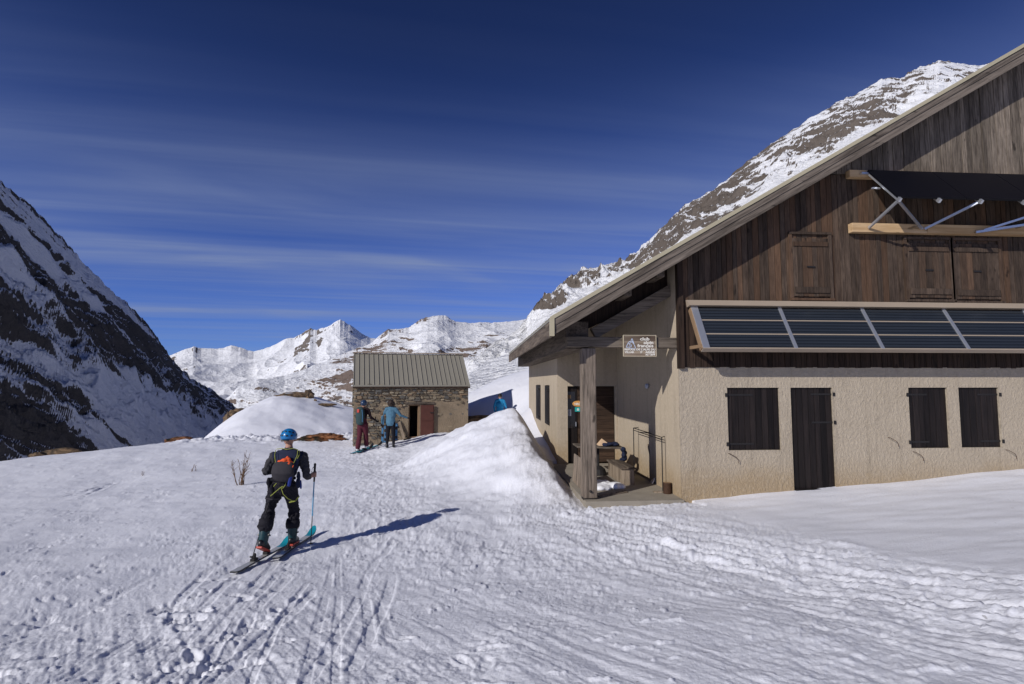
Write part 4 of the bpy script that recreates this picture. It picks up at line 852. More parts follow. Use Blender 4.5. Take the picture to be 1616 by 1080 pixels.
MB().hexa([(cx0, *slant(.02, -.10)[1:]), (cx0 + .026, *slant(.02, -.10)[1:]), (cx0 + .026, *slant(.98, -.10)[1:]), (cx0, *slant(.98, -.10)[1:]), (cx0, *slant(.02, .0)[1:]), (cx0 + .026, *slant(.02, .0)[1:]), (cx0 + .026, *slant(.98, 0)[1:]), (cx0, *slant(.98, 0)[1:])]).build('end_board', 'frame_wood', col_)
MB().box(cx0 - .01, cx0 + .05, YF - .60, YF - .085, 2.84, 2.90).build('bracket', 'frame_wood', col_)

# ------------------------------------------------------------------ upper panel row on aluminium struts
pv = thing('solar_panel_row', (7.5, YF, 5.3), 'row of black solar panels on metal struts high on the timber gable', 'solar panel')
MB().box(7.47, 13.8, YF - .17, YF - .047, 6.31, 6.46).build('mounting_beam', 'pine_new', pv, bevel=.005)
for (a, b) in ((7.47, 9.05), (9.056, 11.6), (11.606, 13.8)): MB().box(a, b, YF - .17, YF - .047, 5.19, 5.375).build('mounting_beam', 'pine_new', pv, bevel=.005)
pt, pb_ = Vector((0, YF - .19, 6.42)), Vector((0, YF - .92, 5.62)); pn_ = Vector((0, -(pt.z - pb_.z), (pt.y - pb_.y))).normalized()
pp = lambda x, a, off: Vector((x, 0, 0)) + pt + (pb_ - pt) * a + pn_ * off
for i in range(4):
    x0, x1 = 7.82 + i * 1.36, 7.82 + (i + 1) * 1.36 - .015
    q = MB().hexa([pp(x0, 0, 0), pp(x1, 0, 0), pp(x1, 1, 0), pp(x0, 1, 0), pp(x0, 0, .035), pp(x1, 0, .035), pp(x1, 1, .035), pp(x0, 1, .035)]).build('panel', 'pv_black', pv)
rails = MB()
for i, xx in enumerate((7.82, 8.60, 9.43, 10.3, 11.2, 12.1)):
    o = MB().beam(pp(xx + .02, -.06, -.025), pp(xx + .02, 1.05, -.025), .035, .035, pn_).build('rail', 'alu', pv)
    MB().obox(pp(xx + .02, 1.03, -.005), Vector((.022, 0, 0)), pn_ * .035, (pb_ - pt).normalized() * .035).build('clamp', 'alu', o)
for (xa, xb) in ((7.86, 7.80), (7.86, 8.92), (9.45, 8.98), (11.25, 10.25), (12.1, 12.0)):
    MB().beam(pp(xa, 1.0, -.045), (xb, YF - .19, 5.27), .04, .04).build('strut', 'alu', pv)
MB().beam((10.05, YF - .20, 5.22), pp(12.3, 1.0, -.05) + Vector((0, -.05, -.1)), .045, .045).build('strut', 'alu', pv)
MB().box(7.68, 7.86, YF - .235, YF - .172, 6.355, 6.39).build('bracket', 'alu', pv); MB().beam((7.70, YF - .45, 5.98), (7.86, YF - .45, 5.98), .04, .03).build('bracket', 'alu', pv)

# ------------------------------------------------------------------ things standing on the porch
bn = onZ(991, 766, 0); bx0, by0 = bn.x - .125, bn.y
bench = thing('wooden_bench', (bx0 + .14, by0 + .5, 0), 'short grey wooden box bench on the porch', 'bench')
MB().box(bx0, bx0 + .27, by0, by0 + .04, .002, .335).build('end_panel', 'bench_wood', bench, bevel=.004); MB().box(bx0, bx0 + .27, by0 + 1.16, by0 + 1.2, .002, .335).build('end_panel', 'bench_wood', bench, bevel=.004)
for k in range(2): MB().box(bx0 - .015, bx0 + .015, by0 + .045 + k * .56, by0 + .045 + k * .56 + .55, .03, .335).build('side_board', 'bench_wood', bench, bevel=.003)
for k in range(2): MB().box(bx0 - .03 + k * .168, bx0 - .03 + k * .168 + .165, by0 - .03, by0 + 1.24, .336, .372).build('seat_board', 'beam_y', bench, bevel=.005)
tb = thing('porch_table', (2.95, 12.9, 0), 'dark narrow table with one metal leg in front of the entrance', 'table')
tz = .66; MB().hexa([(2.42, 12.75, tz), (3.50, 12.55, tz - .02), (3.52, 13.2, tz - .02), (2.42, 13.4, tz), (2.42, 12.75, tz + .04), (3.50, 12.55, tz + .02), (3.52, 13.2, tz + .02), (2.42, 13.4, tz + .04)]).build('table_top', 'beam_x', tb, bevel=.006)
MB().tube([(2.96, 12.95, .02), (2.96, 12.95, tz - .012)], .028, 10).build('leg', 'black_steel', tb); MB().tube([(2.96, 12.95, .002), (2.96, 12.95, .022)], .2, 16).build('foot', 'black_steel', tb)
wg = MB(); q = Vector((2.93, 12.72, tz + .045)); wg.add([q, q + Vector((.30, .0, 0)), q + Vector((.26, .3, 0)), q + Vector((.0, .3, 0)), q + Vector((.08, .05, .17)), q + Vector((.12, .24, .15))], [(0, 1, 4), (1, 2, 5, 4), (2, 3, 5), (3, 0, 4, 5), (3, 2, 1, 0)])
tag(wg.build('cardboard_wedge', 'cardboard', None, origin=q, bevel=.004), 'folded tan cardboard on the porch table', 'cardboard')
jk = MB(); rj = random.Random(4)
for k in range(16): jk.ball((3.18 + rj.uniform(-.14, .2), 12.85 + rj.uniform(-.15, .15), tz + .065 + rj.uniform(-.01, .03)), rj.uniform(.05, .10), rj.uniform(.05, .1), rj.uniform(.03, .05), 8, 6)
for k in range(7): jk.ball((3.49 + rj.uniform(-.02, .05), 12.65 + rj.uniform(-.1, .2), tz - .02 - k * .045), rj.uniform(.05, .08), .09, .06, 8, 6)
def remesh(o, vox, it=4, fac=.5):
    r_ = o.modifiers.new('r', 'REMESH'); r_.mode = 'VOXEL'; r_.voxel_size = vox
    s_ = o.modifiers.new('s', 'SMOOTH'); s_.iterations = it; s_.factor = fac
    dg = bpy.context.evaluated_depsgraph_get(); me = bpy.data.meshes.new_from_object(o.evaluated_get(dg)); old = o.data; o.modifiers.clear(); o.data = me; bpy.data.meshes.remove(old)
    me.polygons.foreach_set('use_smooth', [True] * len(me.polygons)); return o
jo = jk.build('crumpled_jacket', 'cloth_navy', None, origin=(3.2, 12.85, tz + .02)); remesh(jo, .018); tag(jo, 'dark crumpled jacket hanging over the porch table end', 'jacket')
# wire rack by the wall
rk = thing('wire_rack', (3.5, 11.9, 0), 'thin black iron wire rack beside the stucco porch wall', 'rack')
A1, A3 = onZ(1001, 751, 0), onZ(1046, 775, 0); A2, A4 = onZ(1015, 745, .05), onZ(1060.7, 763, .02)
A2 = A1 + (A2 - A1).normalized() * .26; A4 = A3 + Vector((.24, .28, 0)); A2.z = A4.z = 0
up_ = lambda p, h: p + Vector((0, 0, h))
for p, h in ((A1, 1.12), (A2, .98), (A3, 1.08), (A4, .92)): MB().tube([up_(p, .0), up_(p, h)], .011, 8).build('post', 'black_steel', rk)
for a, b in ((up_(A1, 1.12), up_(A3, 1.08)), (up_(A1, 1.07), up_(A3, 1.03)), (up_(A2, .98), up_(A4, .92)), (up_(A1, 1.12), up_(A2, 1.12)), (up_(A3, 1.08), up_(A4, 1.1)), (up_(A4, .92), up_(A4, 1.1) + Vector((.05, 0, 0))), (up_(A2, .98), up_(A2, 1.12)), (up_(A1, 1.12), up_(A4, 1.02))): MB().tube([a, b], .009, 6).build('rail', 'black_steel', rk)
# stump, shovel, log, boards and a patch of snow
q = onZ(1053, 779, 0); st = thing('log_stump', q, 'short bark-brown log stump at the porch edge by the wall corner', 'log')
mb = MB(); pts = []; 
for k in range(14):
    t_ = 2 * math.pi * k / 14; pts.append((math.cos(t_) * .082 * (1 + .08 * rj.uniform(-1, 1)), math.sin(t_) * .082 * (1 + .08 * rj.uniform(-1, 1))))
mb.add([(q.x + a, q.y + b, 0.001) for a, b in pts] + [(q.x + a * .97, q.y + b * .97, .215) for a, b in pts], [(k, (k + 1) % 14, 14 + (k + 1) % 14, 14 + k) for k in range(14)] + [tuple(range(13, -1, -1))]); mb.build('bark', 'iron_rust', st)
MB().add([(q.x + a * .97, q.y + b * .97, .2155) for a, b in pts], [tuple(range(14))]).build('cut_face', 'frame_wood', st)
q0 = onZ(1030, 762, 0); q1 = Vector((XC - .03, q0.y + .25, .80))
sh = thing('snow_shovel', q0, 'pale handled shovel leaning on the stucco porch wall', 'shovel')
MB().tube([q0 + Vector((.08, .04, .10)), q1], .020, 8).build('handle', 'bench_wood', sh, smooth=True)
MB().obox(q0 + Vector((.02, .01, .07)), Vector((.03, .13, .0)), Vector((.08, .02, .13)), Vector((.010, -.002, -.006))).build('blade', 'alu', sh)
q = onZ(1036, 757, .0); lg = MB(); lg.tube([q + Vector((-.14, -.02, .07)), q + Vector((.10, .14, .16))], [.075, .06], 10); tag(lg.build('dark_log', 'beam_y', None, origin=q), 'dark log lying against the porch wall beside the shovel', 'log')
q = onZ(1043, 778, .0); tag(MB().box(q.x - .14, q.x + .04, q.y - .03, q.y + .05, .001, .03).build('wood_offcut', 'bench_wood', None, origin=q), 'small pale wood offcut beside the log stump', 'wood')
for (a, lbl) in ((0, 'long weathered plank on the porch floor nearest the post'), (.09, 'long weathered plank behind the front plank on the porch floor')):
    p0, p1 = Vector((2.38, YF + .22 + a, .012)), Vector((3.05, YF + .62 + a * 1.4, .012)); tag(MB().beam(p0, p1, .05, .02).build('floor_plank', 'bench_wood', None, origin=p0), lbl, 'plank', 'planks lying on the porch')
sn = MB(); rs_ = random.Random(8)
for k in range(26): sn.ball((2.62 + rs_.uniform(-.25, .42), 11.55 + rs_.uniform(-.45, .5), rs_.uniform(-.01, .05)), rs_.uniform(.08, .2), rs_.uniform(.1, .22), rs_.uniform(.04, .09), 10, 7)
so = sn.build('snow_patch', 'snow_lump', None, origin=(2.75, 11.5, 0)); remesh(so, .03, 6); tag(so, 'leftover snow patch on the porch floor under the table', 'snow', None, None)
# boards leaning at the porch's open side
bd = MB().obox((2.20, 11.6, .32), Vector((.012, 0, 0)), Vector((0, .45, 0)), Vector((.02, 0, .30))).build('side_board', 'beam_z', None, origin=(2.2, 11.6, 0), bevel=.004); tag(bd, 'grey board standing at the open side of the porch behind the post', 'board')

# ------------------------------------------------------------------ the stone hut
hz0, hz1 = -.75, 2.14
hutT = thing('stone_hut', HC, 'small old stone hut with grey metal roof and open red door', 'hut')
do0, do1, dz0, dz1 = 2.14, 2.60, -.06, 1.30
TH = .45
def hbox(mb, u0, u1, v0, v1, z0, z1, mi=0): return mb.hexa([hut(u0, v0, z0), hut(u1, v0, z0), hut(u1, v1, z0), hut(u0, v1, z0), hut(u0, v0, z1), hut(u1, v0, z1), hut(u1, v1, z1), hut(u0, v1, z1)], mi)
w_ = MB(); hbox(w_, 0, do0, 0, TH, hz0, hz1); hbox(w_, do1, HW_, 0, TH, hz0, hz1); hbox(w_, do0 + .001, do1 - .001, .004, TH, dz1, hz1); hbox(w_, do0 + .001, do1 - .001, .004, TH, hz0, dz0); w_.build('wall', 'mortar', hutT)
RZ = 3.42; HM = HD_ / 2
for (u0, u1) in ((0, TH), (HW_ - TH, HW_)):
    g_ = MB(); g_.add([hut(u0, TH + .001, hz0), hut(u0, HD_, hz0), hut(u0, HD_, hz1), hut(u0, HM, RZ - .04), hut(u0, .02, hz1), hut(u0, TH + .001, hz1), hut(u1, TH + .001, hz0), hut(u1, HD_, hz0), hut(u1, HD_, hz1), hut(u1, HM, RZ - .04), hut(u1, .02, hz1), hut(u1, TH + .001, hz1)],
        [(0, 1, 2, 3, 4, 5), (11, 10, 9, 8, 7, 6), (0, 6, 7, 1), (1, 7, 8, 2), (2, 8, 9, 3), (3, 9, 10, 4), (4, 10, 11, 5), (5, 11, 6, 0)]); g_.build('gable_wall', 'mortar', hutT)
b_ = MB(); hbox(b_, TH + .001, HW_ - TH - .001, HD_ - TH, HD_, hz0, hz1); b_.build('wall', 'mortar', hutT)
fl = MB(); hbox(fl, TH + .002, HW_ - TH - .002, TH + .002, HD_ - TH - .002, -.3, -.15); fl.build('floor', 'dark_inside', hutT)
# stones: irregular courses, denser and cleaner above, half buried in plaster below
sm = MB(); tints = []; rh = random.Random(21)
pal = [(.34, .275, .19), (.27, .225, .16), (.24, .215, .17), (.185, .17, .145), (.42, .35, .25), (.135, .13, .12), (.32, .225, .145), (.23, .22, .20)]
def stone_field(u0, u1, z0, z1, vface, put, cover):
    z = z0
    while z < z1 - .03:
        hh = rh.uniform(.065, .14); u_ = u0 - rh.uniform(0, .1)
        while u_ < u1 - .04:
            ww = rh.uniform(.10, .30) * (1.4 if hh < .085 else 1); a, b = max(u_, u0), min(u_ + ww - .022, u1)
            cov = cover(u_ + ww / 2, z + hh / 2); zk, hk = z, hh; z = z + rh.uniform(-.03, .03); hh = hh * rh.uniform(.72, 1.3)
            if b - a > .03 and rh.random() > cov and not (put == 'f' and do0 - .10 < (a + b) / 2 < do1 + .72 and dz0 - .1 < z + hh / 2 < dz1 + .10 and not ((a + b) / 2 > do1 + .6)):
                pr = rh.uniform(.02, .075) if cov < .5 else rh.uniform(.004, .02); n = 8; vs = []
                e = [(a, z + .3 * hh), (a + .04, z + .01), (b - .03, z + rh.uniform(0, .015)), (b, z + .35 * hh), (b - .005, z + hh * .75), (b - .05, z + hh - .012), (a + .03, z + hh - rh.uniform(.008, .02)), (a, z + hh * .7)]
                mu, mz = (a + b) / 2, z + hh / 2
                PP = (lambda uu, vv, zz: hut(uu, -vv, zz)) if put == 'f' else (lambda uu, vv, zz: hut(-vv, uu, zz))
                for (uu, zz) in e: vs.append(PP(uu, -.02, zz))
                for (uu, zz) in e: vs.append(PP(mu + (uu - mu) * .86, pr + rh.uniform(-.006, .006), mz + (zz - mz) * .82))
                sm.add(vs, [(k, (k + 1) % 8, 8 + (k + 1) % 8, 8 + k) for k in range(8)] + [tuple(range(8, 16))])
                c_ = rh.choice(pal); s_ = rh.uniform(.5, 1.35); tints.extend([tuple(min(1, q * s_) for q in c_)] * 16)
            z, hh = zk, hk; u_ += ww
        z += hh
stone_field(0.0, HW_, -.55, hz1 - .03, 0, 'f', lambda u_, z: (.05 if z > 1.32 + .12 * math.sin(u_ * 2.1) else (.38 if u_ < 1.9 else .88)))
stone_field(0.05, HD_, -.5, hz1 - .03, 0, 's', lambda u_, z: .1 if z > 1.2 else .5)
so = sm.build('stones', 'stones', hutT); so['kind'] = 'stuff'
ca = so.data.color_attributes.new('tint', 'FLOAT_COLOR', 'POINT'); ca.data.foreach_set('color', np.array([(*c_, 1) for c_ in tints], np.float32).ravel())
# lintel, door frame, open red door of two panels
l_ = MB(); hbox(l_, do0 - .12, do1 + .60, -.035, .12, dz1 + .002, dz1 + .10); l_.build('lintel', 'beam_x', hutT, bevel=.008)
for (a, b) in ((do0 + .002, do0 + .05), (do1 - .07, do1 - .002)): f_ = MB(); hbox(f_, a, b, .05, .2, dz0 + .052, dz1 - .052); f_.build('door_frame', 'frame_wood', hutT)
f_ = MB(); hbox(f_, do0 + .002, do1 - .002, .05, .2, dz0, dz0 + .05); f_.build('door_frame', 'frame_wood', hutT); f_ = MB(); hbox(f_, do0 + .002, do1 - .002, .05, .2, dz1 - .05, dz1); f_.build('door_frame', 'frame_wood', hutT)
ld = MB(); hbox(ld, do1 + .02, do1 + .57, -.10, -.055, dz0 + .02, dz1 - .02); leaf = ld.build('door_leaf', 'door_red', hutT, bevel=.005); tag(leaf, 'rust red sheet metal door standing open')
for (a, b) in ((dz0 + .06, dz0 + .64), (dz0 + .70, dz1 - .06)): f_ = MB(); hbox(f_, do1 + .06, do1 + .53, -.115, -.1005, a, b); f_.build('door_panel', 'door_red', leaf, bevel=.006)
f_ = MB(); hbox(f_, do1 + .40, do1 + .56, -.15, -.116, .95, .98); f_.build('bolt', 'black_steel', leaf)
f_ = MB(); hbox(f_, do0 - .2, do1 + .62, -.32, -.02, -.18, -.065); f_.build('door_step', 'stones', hutT, bevel=.02)
ca = bpy.data.objects[hutT.children[-1].name].data.color_attributes.new('tint', 'FLOAT_COLOR', 'POINT'); ca.data.foreach_set('color', np.tile(np.array([.3, .24, .17, 1], np.float32), len(hutT.children[-1].data.vertices)))
# roof: two slopes, standing seams, ridge cap
ov_ = .10; sl_ = (RZ - hz1) / HM
def hroof(u_, a, lift):   # a: -1 front eave .. 0 ridge .. 1 back eave
    vv_ = HM + a * (HM + ov_); return hut(u_, vv_, RZ - abs(a) * (HM + ov_) * sl_ + lift)
rm = MB()
for (a0, a1) in ((-1, 0), (0, 1)):
    rm.hexa([hroof(-.05, a0, -.02), hroof(HW_ + .06, a0, -.02), hroof(HW_ + .06, a1, -.02), hroof(-.05, a1, -.02), hroof(-.05, a0, .03), hroof(HW_ + .06, a0, .03), hroof(HW_ + .06, a1, .03), hroof(-.05, a1, .03)])
hr = rm.build('roof', 'roof_metal', hutT)
nS = 25
for k in range(nS):
    u_ = -.03 + (HW_ + .07) * k / (nS - 1)
    for (a0, a1) in ((-.995, -.005), (.005, .995)):
        MB().hexa([hroof(u_ - .009, a0, .031), hroof(u_ + .009, a0, .031), hroof(u_ + .009, a1, .031), hroof(u_ - .009, a1, .031), hroof(u_ - .007, a0, .065), hroof(u_ + .007, a0, .065), hroof(u_ + .007, a1, .065), hroof(u_ - .007, a1, .065)]).build('seam', 'roof_metal', hr)
MB().beam(hut(-.07, HM, RZ + .07), hut(HW_ + .08, HM, RZ + .07), .20, .04).build('ridge_cap', 'flashing', hr)
MB().hexa([hut(-.05, -ov_ - .015, hz1 - ov_ * sl_ - .09), hut(HW_ + .06, -ov_ - .015, hz1 - ov_ * sl_ - .09), hut(HW_ + .06, -ov_ + .02, hz1 - ov_ * sl_ - .09), hut(-.05, -ov_ + .02, hz1 - ov_ * sl_ - .09), hut(-.05, -ov_ - .015, hz1 - ov_ * sl_ - .025), hut(HW_ + .06, -ov_ - .015, hz1 - ov_ * sl_ - .025), hut(HW_ + .06, -ov_ + .02, hz1 - ov_ * sl_ - .025), hut(-.05, -ov_ + .02, hz1 - ov_ * sl_ - .025)]).build('eave_board', 'planks_dark', hr)
# things leaning on the hut
q = hut(1.98, -.16, -.12); tag(MB().beam(q, q + HU * -.22 + HV * .10 + Vector((0, 0, .74)), .10, .025, HV).build('leaning_plank', 'bench_wood', None, origin=q), 'weathered plank leaning on the hut wall left of its doorway', 'plank')

# ------------------------------------------------------------------ rocks
def rock(name, c, rx, ry, rz, seed, label, mat='rock', rot=0, sub=4, sharp=.35, group=None):
    bm = bmesh.new(); bmesh.ops.create_icosphere(bm, subdivisions=sub, radius=1); vs = np.array([v.co for v in bm.verts])
    n = fbm(vs[:, 0] * 1.4 + seed * 3.1 + vs[:, 2] * .7, vs[:, 1] * 1.4 - seed + vs[:, 2] * 1.3, 5, seed % 40, .55); fac = 1 + sharp * n
    st_ = np.round(vs[:, 2] * 5 + n * 1.5) / 5; vs2 = vs * fac[:, None]; vs2[:, 2] = vs2[:, 2] * .7 + st_ * .3
    for v_, p in zip(bm.verts, vs2): v_.co = (p[0] * rx, p[1] * ry, p[2] * rz)
    me = bpy.data.meshes.new(name); bm.to_mesh(me); bm.free(); me.materials.append(M[mat]); o = bpy.data.objects.new(name, me); o.location = c; o.rotation_euler = (0, 0, rot); link(o)
    return tag(o, label, 'rock', group)
def gp(px, py, d): p = D(px, py, d); return Vector((p.x, p.y, gz(p.x, p.y)))
p = gp(508, 700, 24.6); rock('half_buried_rock', p + Vector((0, 0, .0)), 1.0, .8, .26, 3, 'low orange-brown and black rock in the snow left of the hut', 'rock_lichen', .2)
p = D(282, 694, 27.5); rock('edge_rock', Vector((p.x, p.y, p.z - .05)), .62, .5, .2, 5, 'flat brown rock on the plateau edge farther right, nearer the snow mound', 'rock_lichen', .4, 3, group='rocks on the plateau edge')
p = D(97, 713, 25); rock('edge_rock', Vector((p.x, p.y, p.z - .03)), .75, .5, .17, 9, 'long low brown rock on the plateau edge at left', 'rock', .1, 3, group='rocks on the plateau edge')
p = D(60, 718, 24.3); rock('edge_rock', Vector((p.x, p.y, p.z - .03)), .3, .3, .13, 10, 'small brown rock at the far left of the plateau edge', 'rock', .1, 3, group='rocks on the plateau edge')
p = LF(*sk(488, 629, 44.5)[:2]); p.z = gz(p.x, p.y); rock('summit_boulder', p + Vector((0, 0, .1)), .40, .40, .52, 6, 'upright pale boulder near the top of the snow mound', 'rock', .4, 3)
for (px_, d_, rx, ry, rz, sd2, lb_) in ((468, 46.5, 1.15, .7, .28, 7, 'flat brown rock outcrop on the very top of the snow mound'), (465, 44.2, 1.3, .5, .2, 11, 'thin dark rock strip just below the top of the snow mound'), (513, 43.5, .8, .4, .14, 12, 'flat tan rock strip on the right shoulder of the snow mound'), (499, 43.8, .12, .12, .14, 13, 'tiny dark stone between the boulder and the tan strip on the mound')):
    q = LF((px_ - CX) / F_ * d_, d_); q.z = gz(q.x, q.y); rock('mound_rock', q, rx, ry, rz, sd2, lb_, 'rock', .3, 3, group='rocks on the snow mound')
for (px_, d_, rx, ry, rz, sd2, lb_, off) in ((368, 43.2, .55, 1.4, 1.0, 14, 'lowest brown crag on the left flank of the snow mound', -.35), (378, 44.2, .9, 1.4, .8, 15, 'middle brown crag on the left flank of the snow mound', -.3), (392, 45, 1.3, 1.2, .6, 16, 'upper brown crag on the left flank of the snow mound', -.25), (401, 46, 1.0, 1.0, .45, 18, 'topmost brown crag on the left flank of the snow mound', -.2)):
    q = LF((px_ - CX) / F_ * d_, d_); q.z = gz(q.x, q.y) + off; rock('mound_crag', q, rx, ry, rz, sd2, lb_, 'rock', .5, 4, group='crags on the flank of the snow mound')
q = LF(-2.0, 24.9); q.z = .3; rock('dark_bank', q, 1.7, .45, .38, 17, 'low dark bank of earth and rock right behind the stone hut', 'rock', R_(8), 4)
# ------------------------------------------------------------------ dry twigs in the snow
def twigs(p, n, hmax, spread, seed, label):
    r_ = random.Random(seed); root = thing('dry_shrub', p, label, 'shrub', 'dry twigs sticking out of the snow')
    for k in range(n):
        a = r_.uniform(0, 6.28); ln = hmax * r_.uniform(.35, 1); b = p + Vector((r_.uniform(-.06, .06), r_.uniform(-.06, .06), -.05)); dr_ = Vector((math.cos(a) * spread * r_.uniform(.2, 1), math.sin(a) * spread, 1)).normalized()
        pts = [b]; 
        for i in range(5): pts.append(pts[-1] + (dr_ + Vector((r_.uniform(-.25, .25), r_.uniform(-.25, .25), 0))) * ln / 5)
        t_ = MB().tube(pts, [.011, .010, .009, .007, .006, .004], 5); 
        for i in (2, 3, 4): t_.tube([pts[i], pts[i] + Vector((r_.uniform(-.3, .3), r_.uniform(-.2, .2), .3)) * ln * .5], [.006, .003], 4)
        t_.build('twig', 'twig', root)
q = onZ(380, 768, -.48); q.z = gz(q.x, q.y); twigs(q, 12, 1.0, .45, 2, 'bare brown twiggy shrub in the snow left of the skier')
q = onZ(306, 746, -.62); q.z = gz(q.x, q.y); twigs(q, 3, .30, .2, 5, 'small cluster of bare twigs on the snow left of the larger shrub')
q = onZ(228, 747, -.6); q.z = gz(q.x, q.y); twigs(q, 2, .22, .2, 6, 'lone pair of short twigs farthest left on the snow')

# ------------------------------------------------------------------ people
def grow_body(parent, limbs, mats, vox=.008, it=3, wrinkle=.004, wscale=9.0, name='body'):
    """limbs: (points, radii, side, material); one continuous skin over all of them, coloured by the nearest limb"""
    mb = MB()
    for (pts, rr, side, mi) in limbs: mb.tube(pts, rr, 14, side=side)
    o = mb.build(name, mats[0], parent); remesh(o, vox, it, .5)
    me = o.data; o0 = ORG[o.name]
    for k in mats[1:]: me.materials.append(M[k])
    n = len(me.polygons); fc = np.zeros(n * 3, np.float32); me.polygons.foreach_get('center', fc); fc = fc.reshape(-1, 3) + np.array(o0)
    best = np.full(n, 1e9); idx = np.zeros(n, np.int32)
    for (pts, rr, side, mi) in limbs:
        for i in range(len(pts) - 1):
            a, b = np.array(pts[i]), np.array(pts[i + 1]); d = b - a; l2 = max(1e-9, d @ d); t_ = np.clip(((fc - a) @ d) / l2, 0, 1)
            r0 = sum(rr[i]) / 2 if isinstance(rr[i], tuple) else rr[i]; r1 = sum(rr[i + 1]) / 2 if isinstance(rr[i + 1], tuple) else rr[i + 1]
            dd = (np.linalg.norm(fc - (a + t_[:, None] * d), axis=1) - (r0 + (r1 - r0) * t_)) / 1.0
            m = dd < best; best = np.where(m, dd, best); idx = np.where(m, mi, idx)
    me.polygons.foreach_set('material_index', idx)
    if wrinkle:
        nv = len(me.vertices); co = np.zeros(nv * 3, np.float32); me.vertices.foreach_get('co', co); co = co.reshape(-1, 3); nr = np.zeros(nv * 3, np.float32); me.vertices.foreach_get('normal', nr); nr = nr.reshape(-1, 3)
        w = fbm(co[:, 0] * wscale + co[:, 2] * 3, co[:, 2] * wscale * 1.3 + co[:, 1] * wscale, 3, 9, .55)
        vi = np.zeros(nv, bool); lv = np.zeros(len(me.loops), np.int32); me.loops.foreach_get('vertex_index', lv); ls = np.zeros(n, np.int32); me.polygons.foreach_get('loop_total', ls); pf = np.repeat(idx, ls)
        skin_i = [i for i, k in enumerate(mats) if k == 'skin']
        isk = np.zeros(nv, bool); isk[lv[np.isin(pf, skin_i)]] = True
        co += nr * (wrinkle * w * ~isk)[:, None]; me.vertices.foreach_set('co', co.ravel()); me.update()
    return o
def hand_limbs(wrist, out, grip_axis, c, rad, mi, sc=1.0):
    """a palm and five fingers closed round a bar through c along grip_axis; out points from the bar towards the palm"""
    g = Vector(grip_axis).normalized(); o_ = Vector(out); o_ = (o_ - g * o_.dot(g)).normalized(); s_ = g.cross(o_); L = []
    pc = Vector(c) + o_ * (rad + .014)
    L.append(([wrist, pc], [(.026 * sc, .020 * sc), (.040 * sc, .017 * sc)], g, mi))
    for i, (off, ln) in enumerate(((.030, .95), (.011, 1.05), (-.009, 1.0), (-.028, .82))):
        pts = []
        for k, an in enumerate((10, 70, 130, 190)):
            t_ = R_(an * ln); rr = rad + .009; pts.append(Vector(c) + g * off * sc + o_ * (rr * math.cos(t_)) + s_ * (rr * math.sin(t_)))
        L.append((pts, [.0095 * sc, .009 * sc, .0085 * sc, .0075 * sc], None, mi))
    th = [pc + g * .022 * sc - s_ * .012, Vector(c) + g * .044 * sc - s_ * (rad + .01) + o_ * .01, Vector(c) + g * .046 * sc - s_ * (rad * .6) - o_ * (rad + .006)]
    L.append((th, [.011 * sc, .0105 * sc, .009 * sc], None, mi)); return L
def relaxed_hand(wrist, dirv, side, mi, sc=1.0):
    d = Vector(dirv).normalized(); s_ = Vector(side); s_ = (s_ - d * s_.dot(d)).normalized(); n_ = d.cross(s_); L = []; k0 = Vector(wrist) + d * .085 * sc
    L.append(([wrist, k0], [(.028 * sc, .020 * sc), (.040 * sc, .016 * sc)], s_, mi))
    for off, ln in ((.031, .068), (.011, .078), (-.010, .072), (-.030, .056)):
        a = k0 + s_ * off * sc; b = a + (d * .9 + n_ * .35) * ln * .5 * sc; e = b + (d * .6 + n_ * .8) * ln * .5 * sc; L.append(([a, b, e], [.0095 * sc, .009 * sc, .008 * sc], None, mi))
    a = Vector(wrist) + d * .03 * sc + s_ * .03 * sc; L.append(([a, a + (d * .6 + s_ * .6 + n_ * .2) * .045 * sc, a + (d * .9 + s_ * .4 + n_ * .5) * .075 * sc], [.011 * sc, .010 * sc, .008 * sc], None, mi)); return L
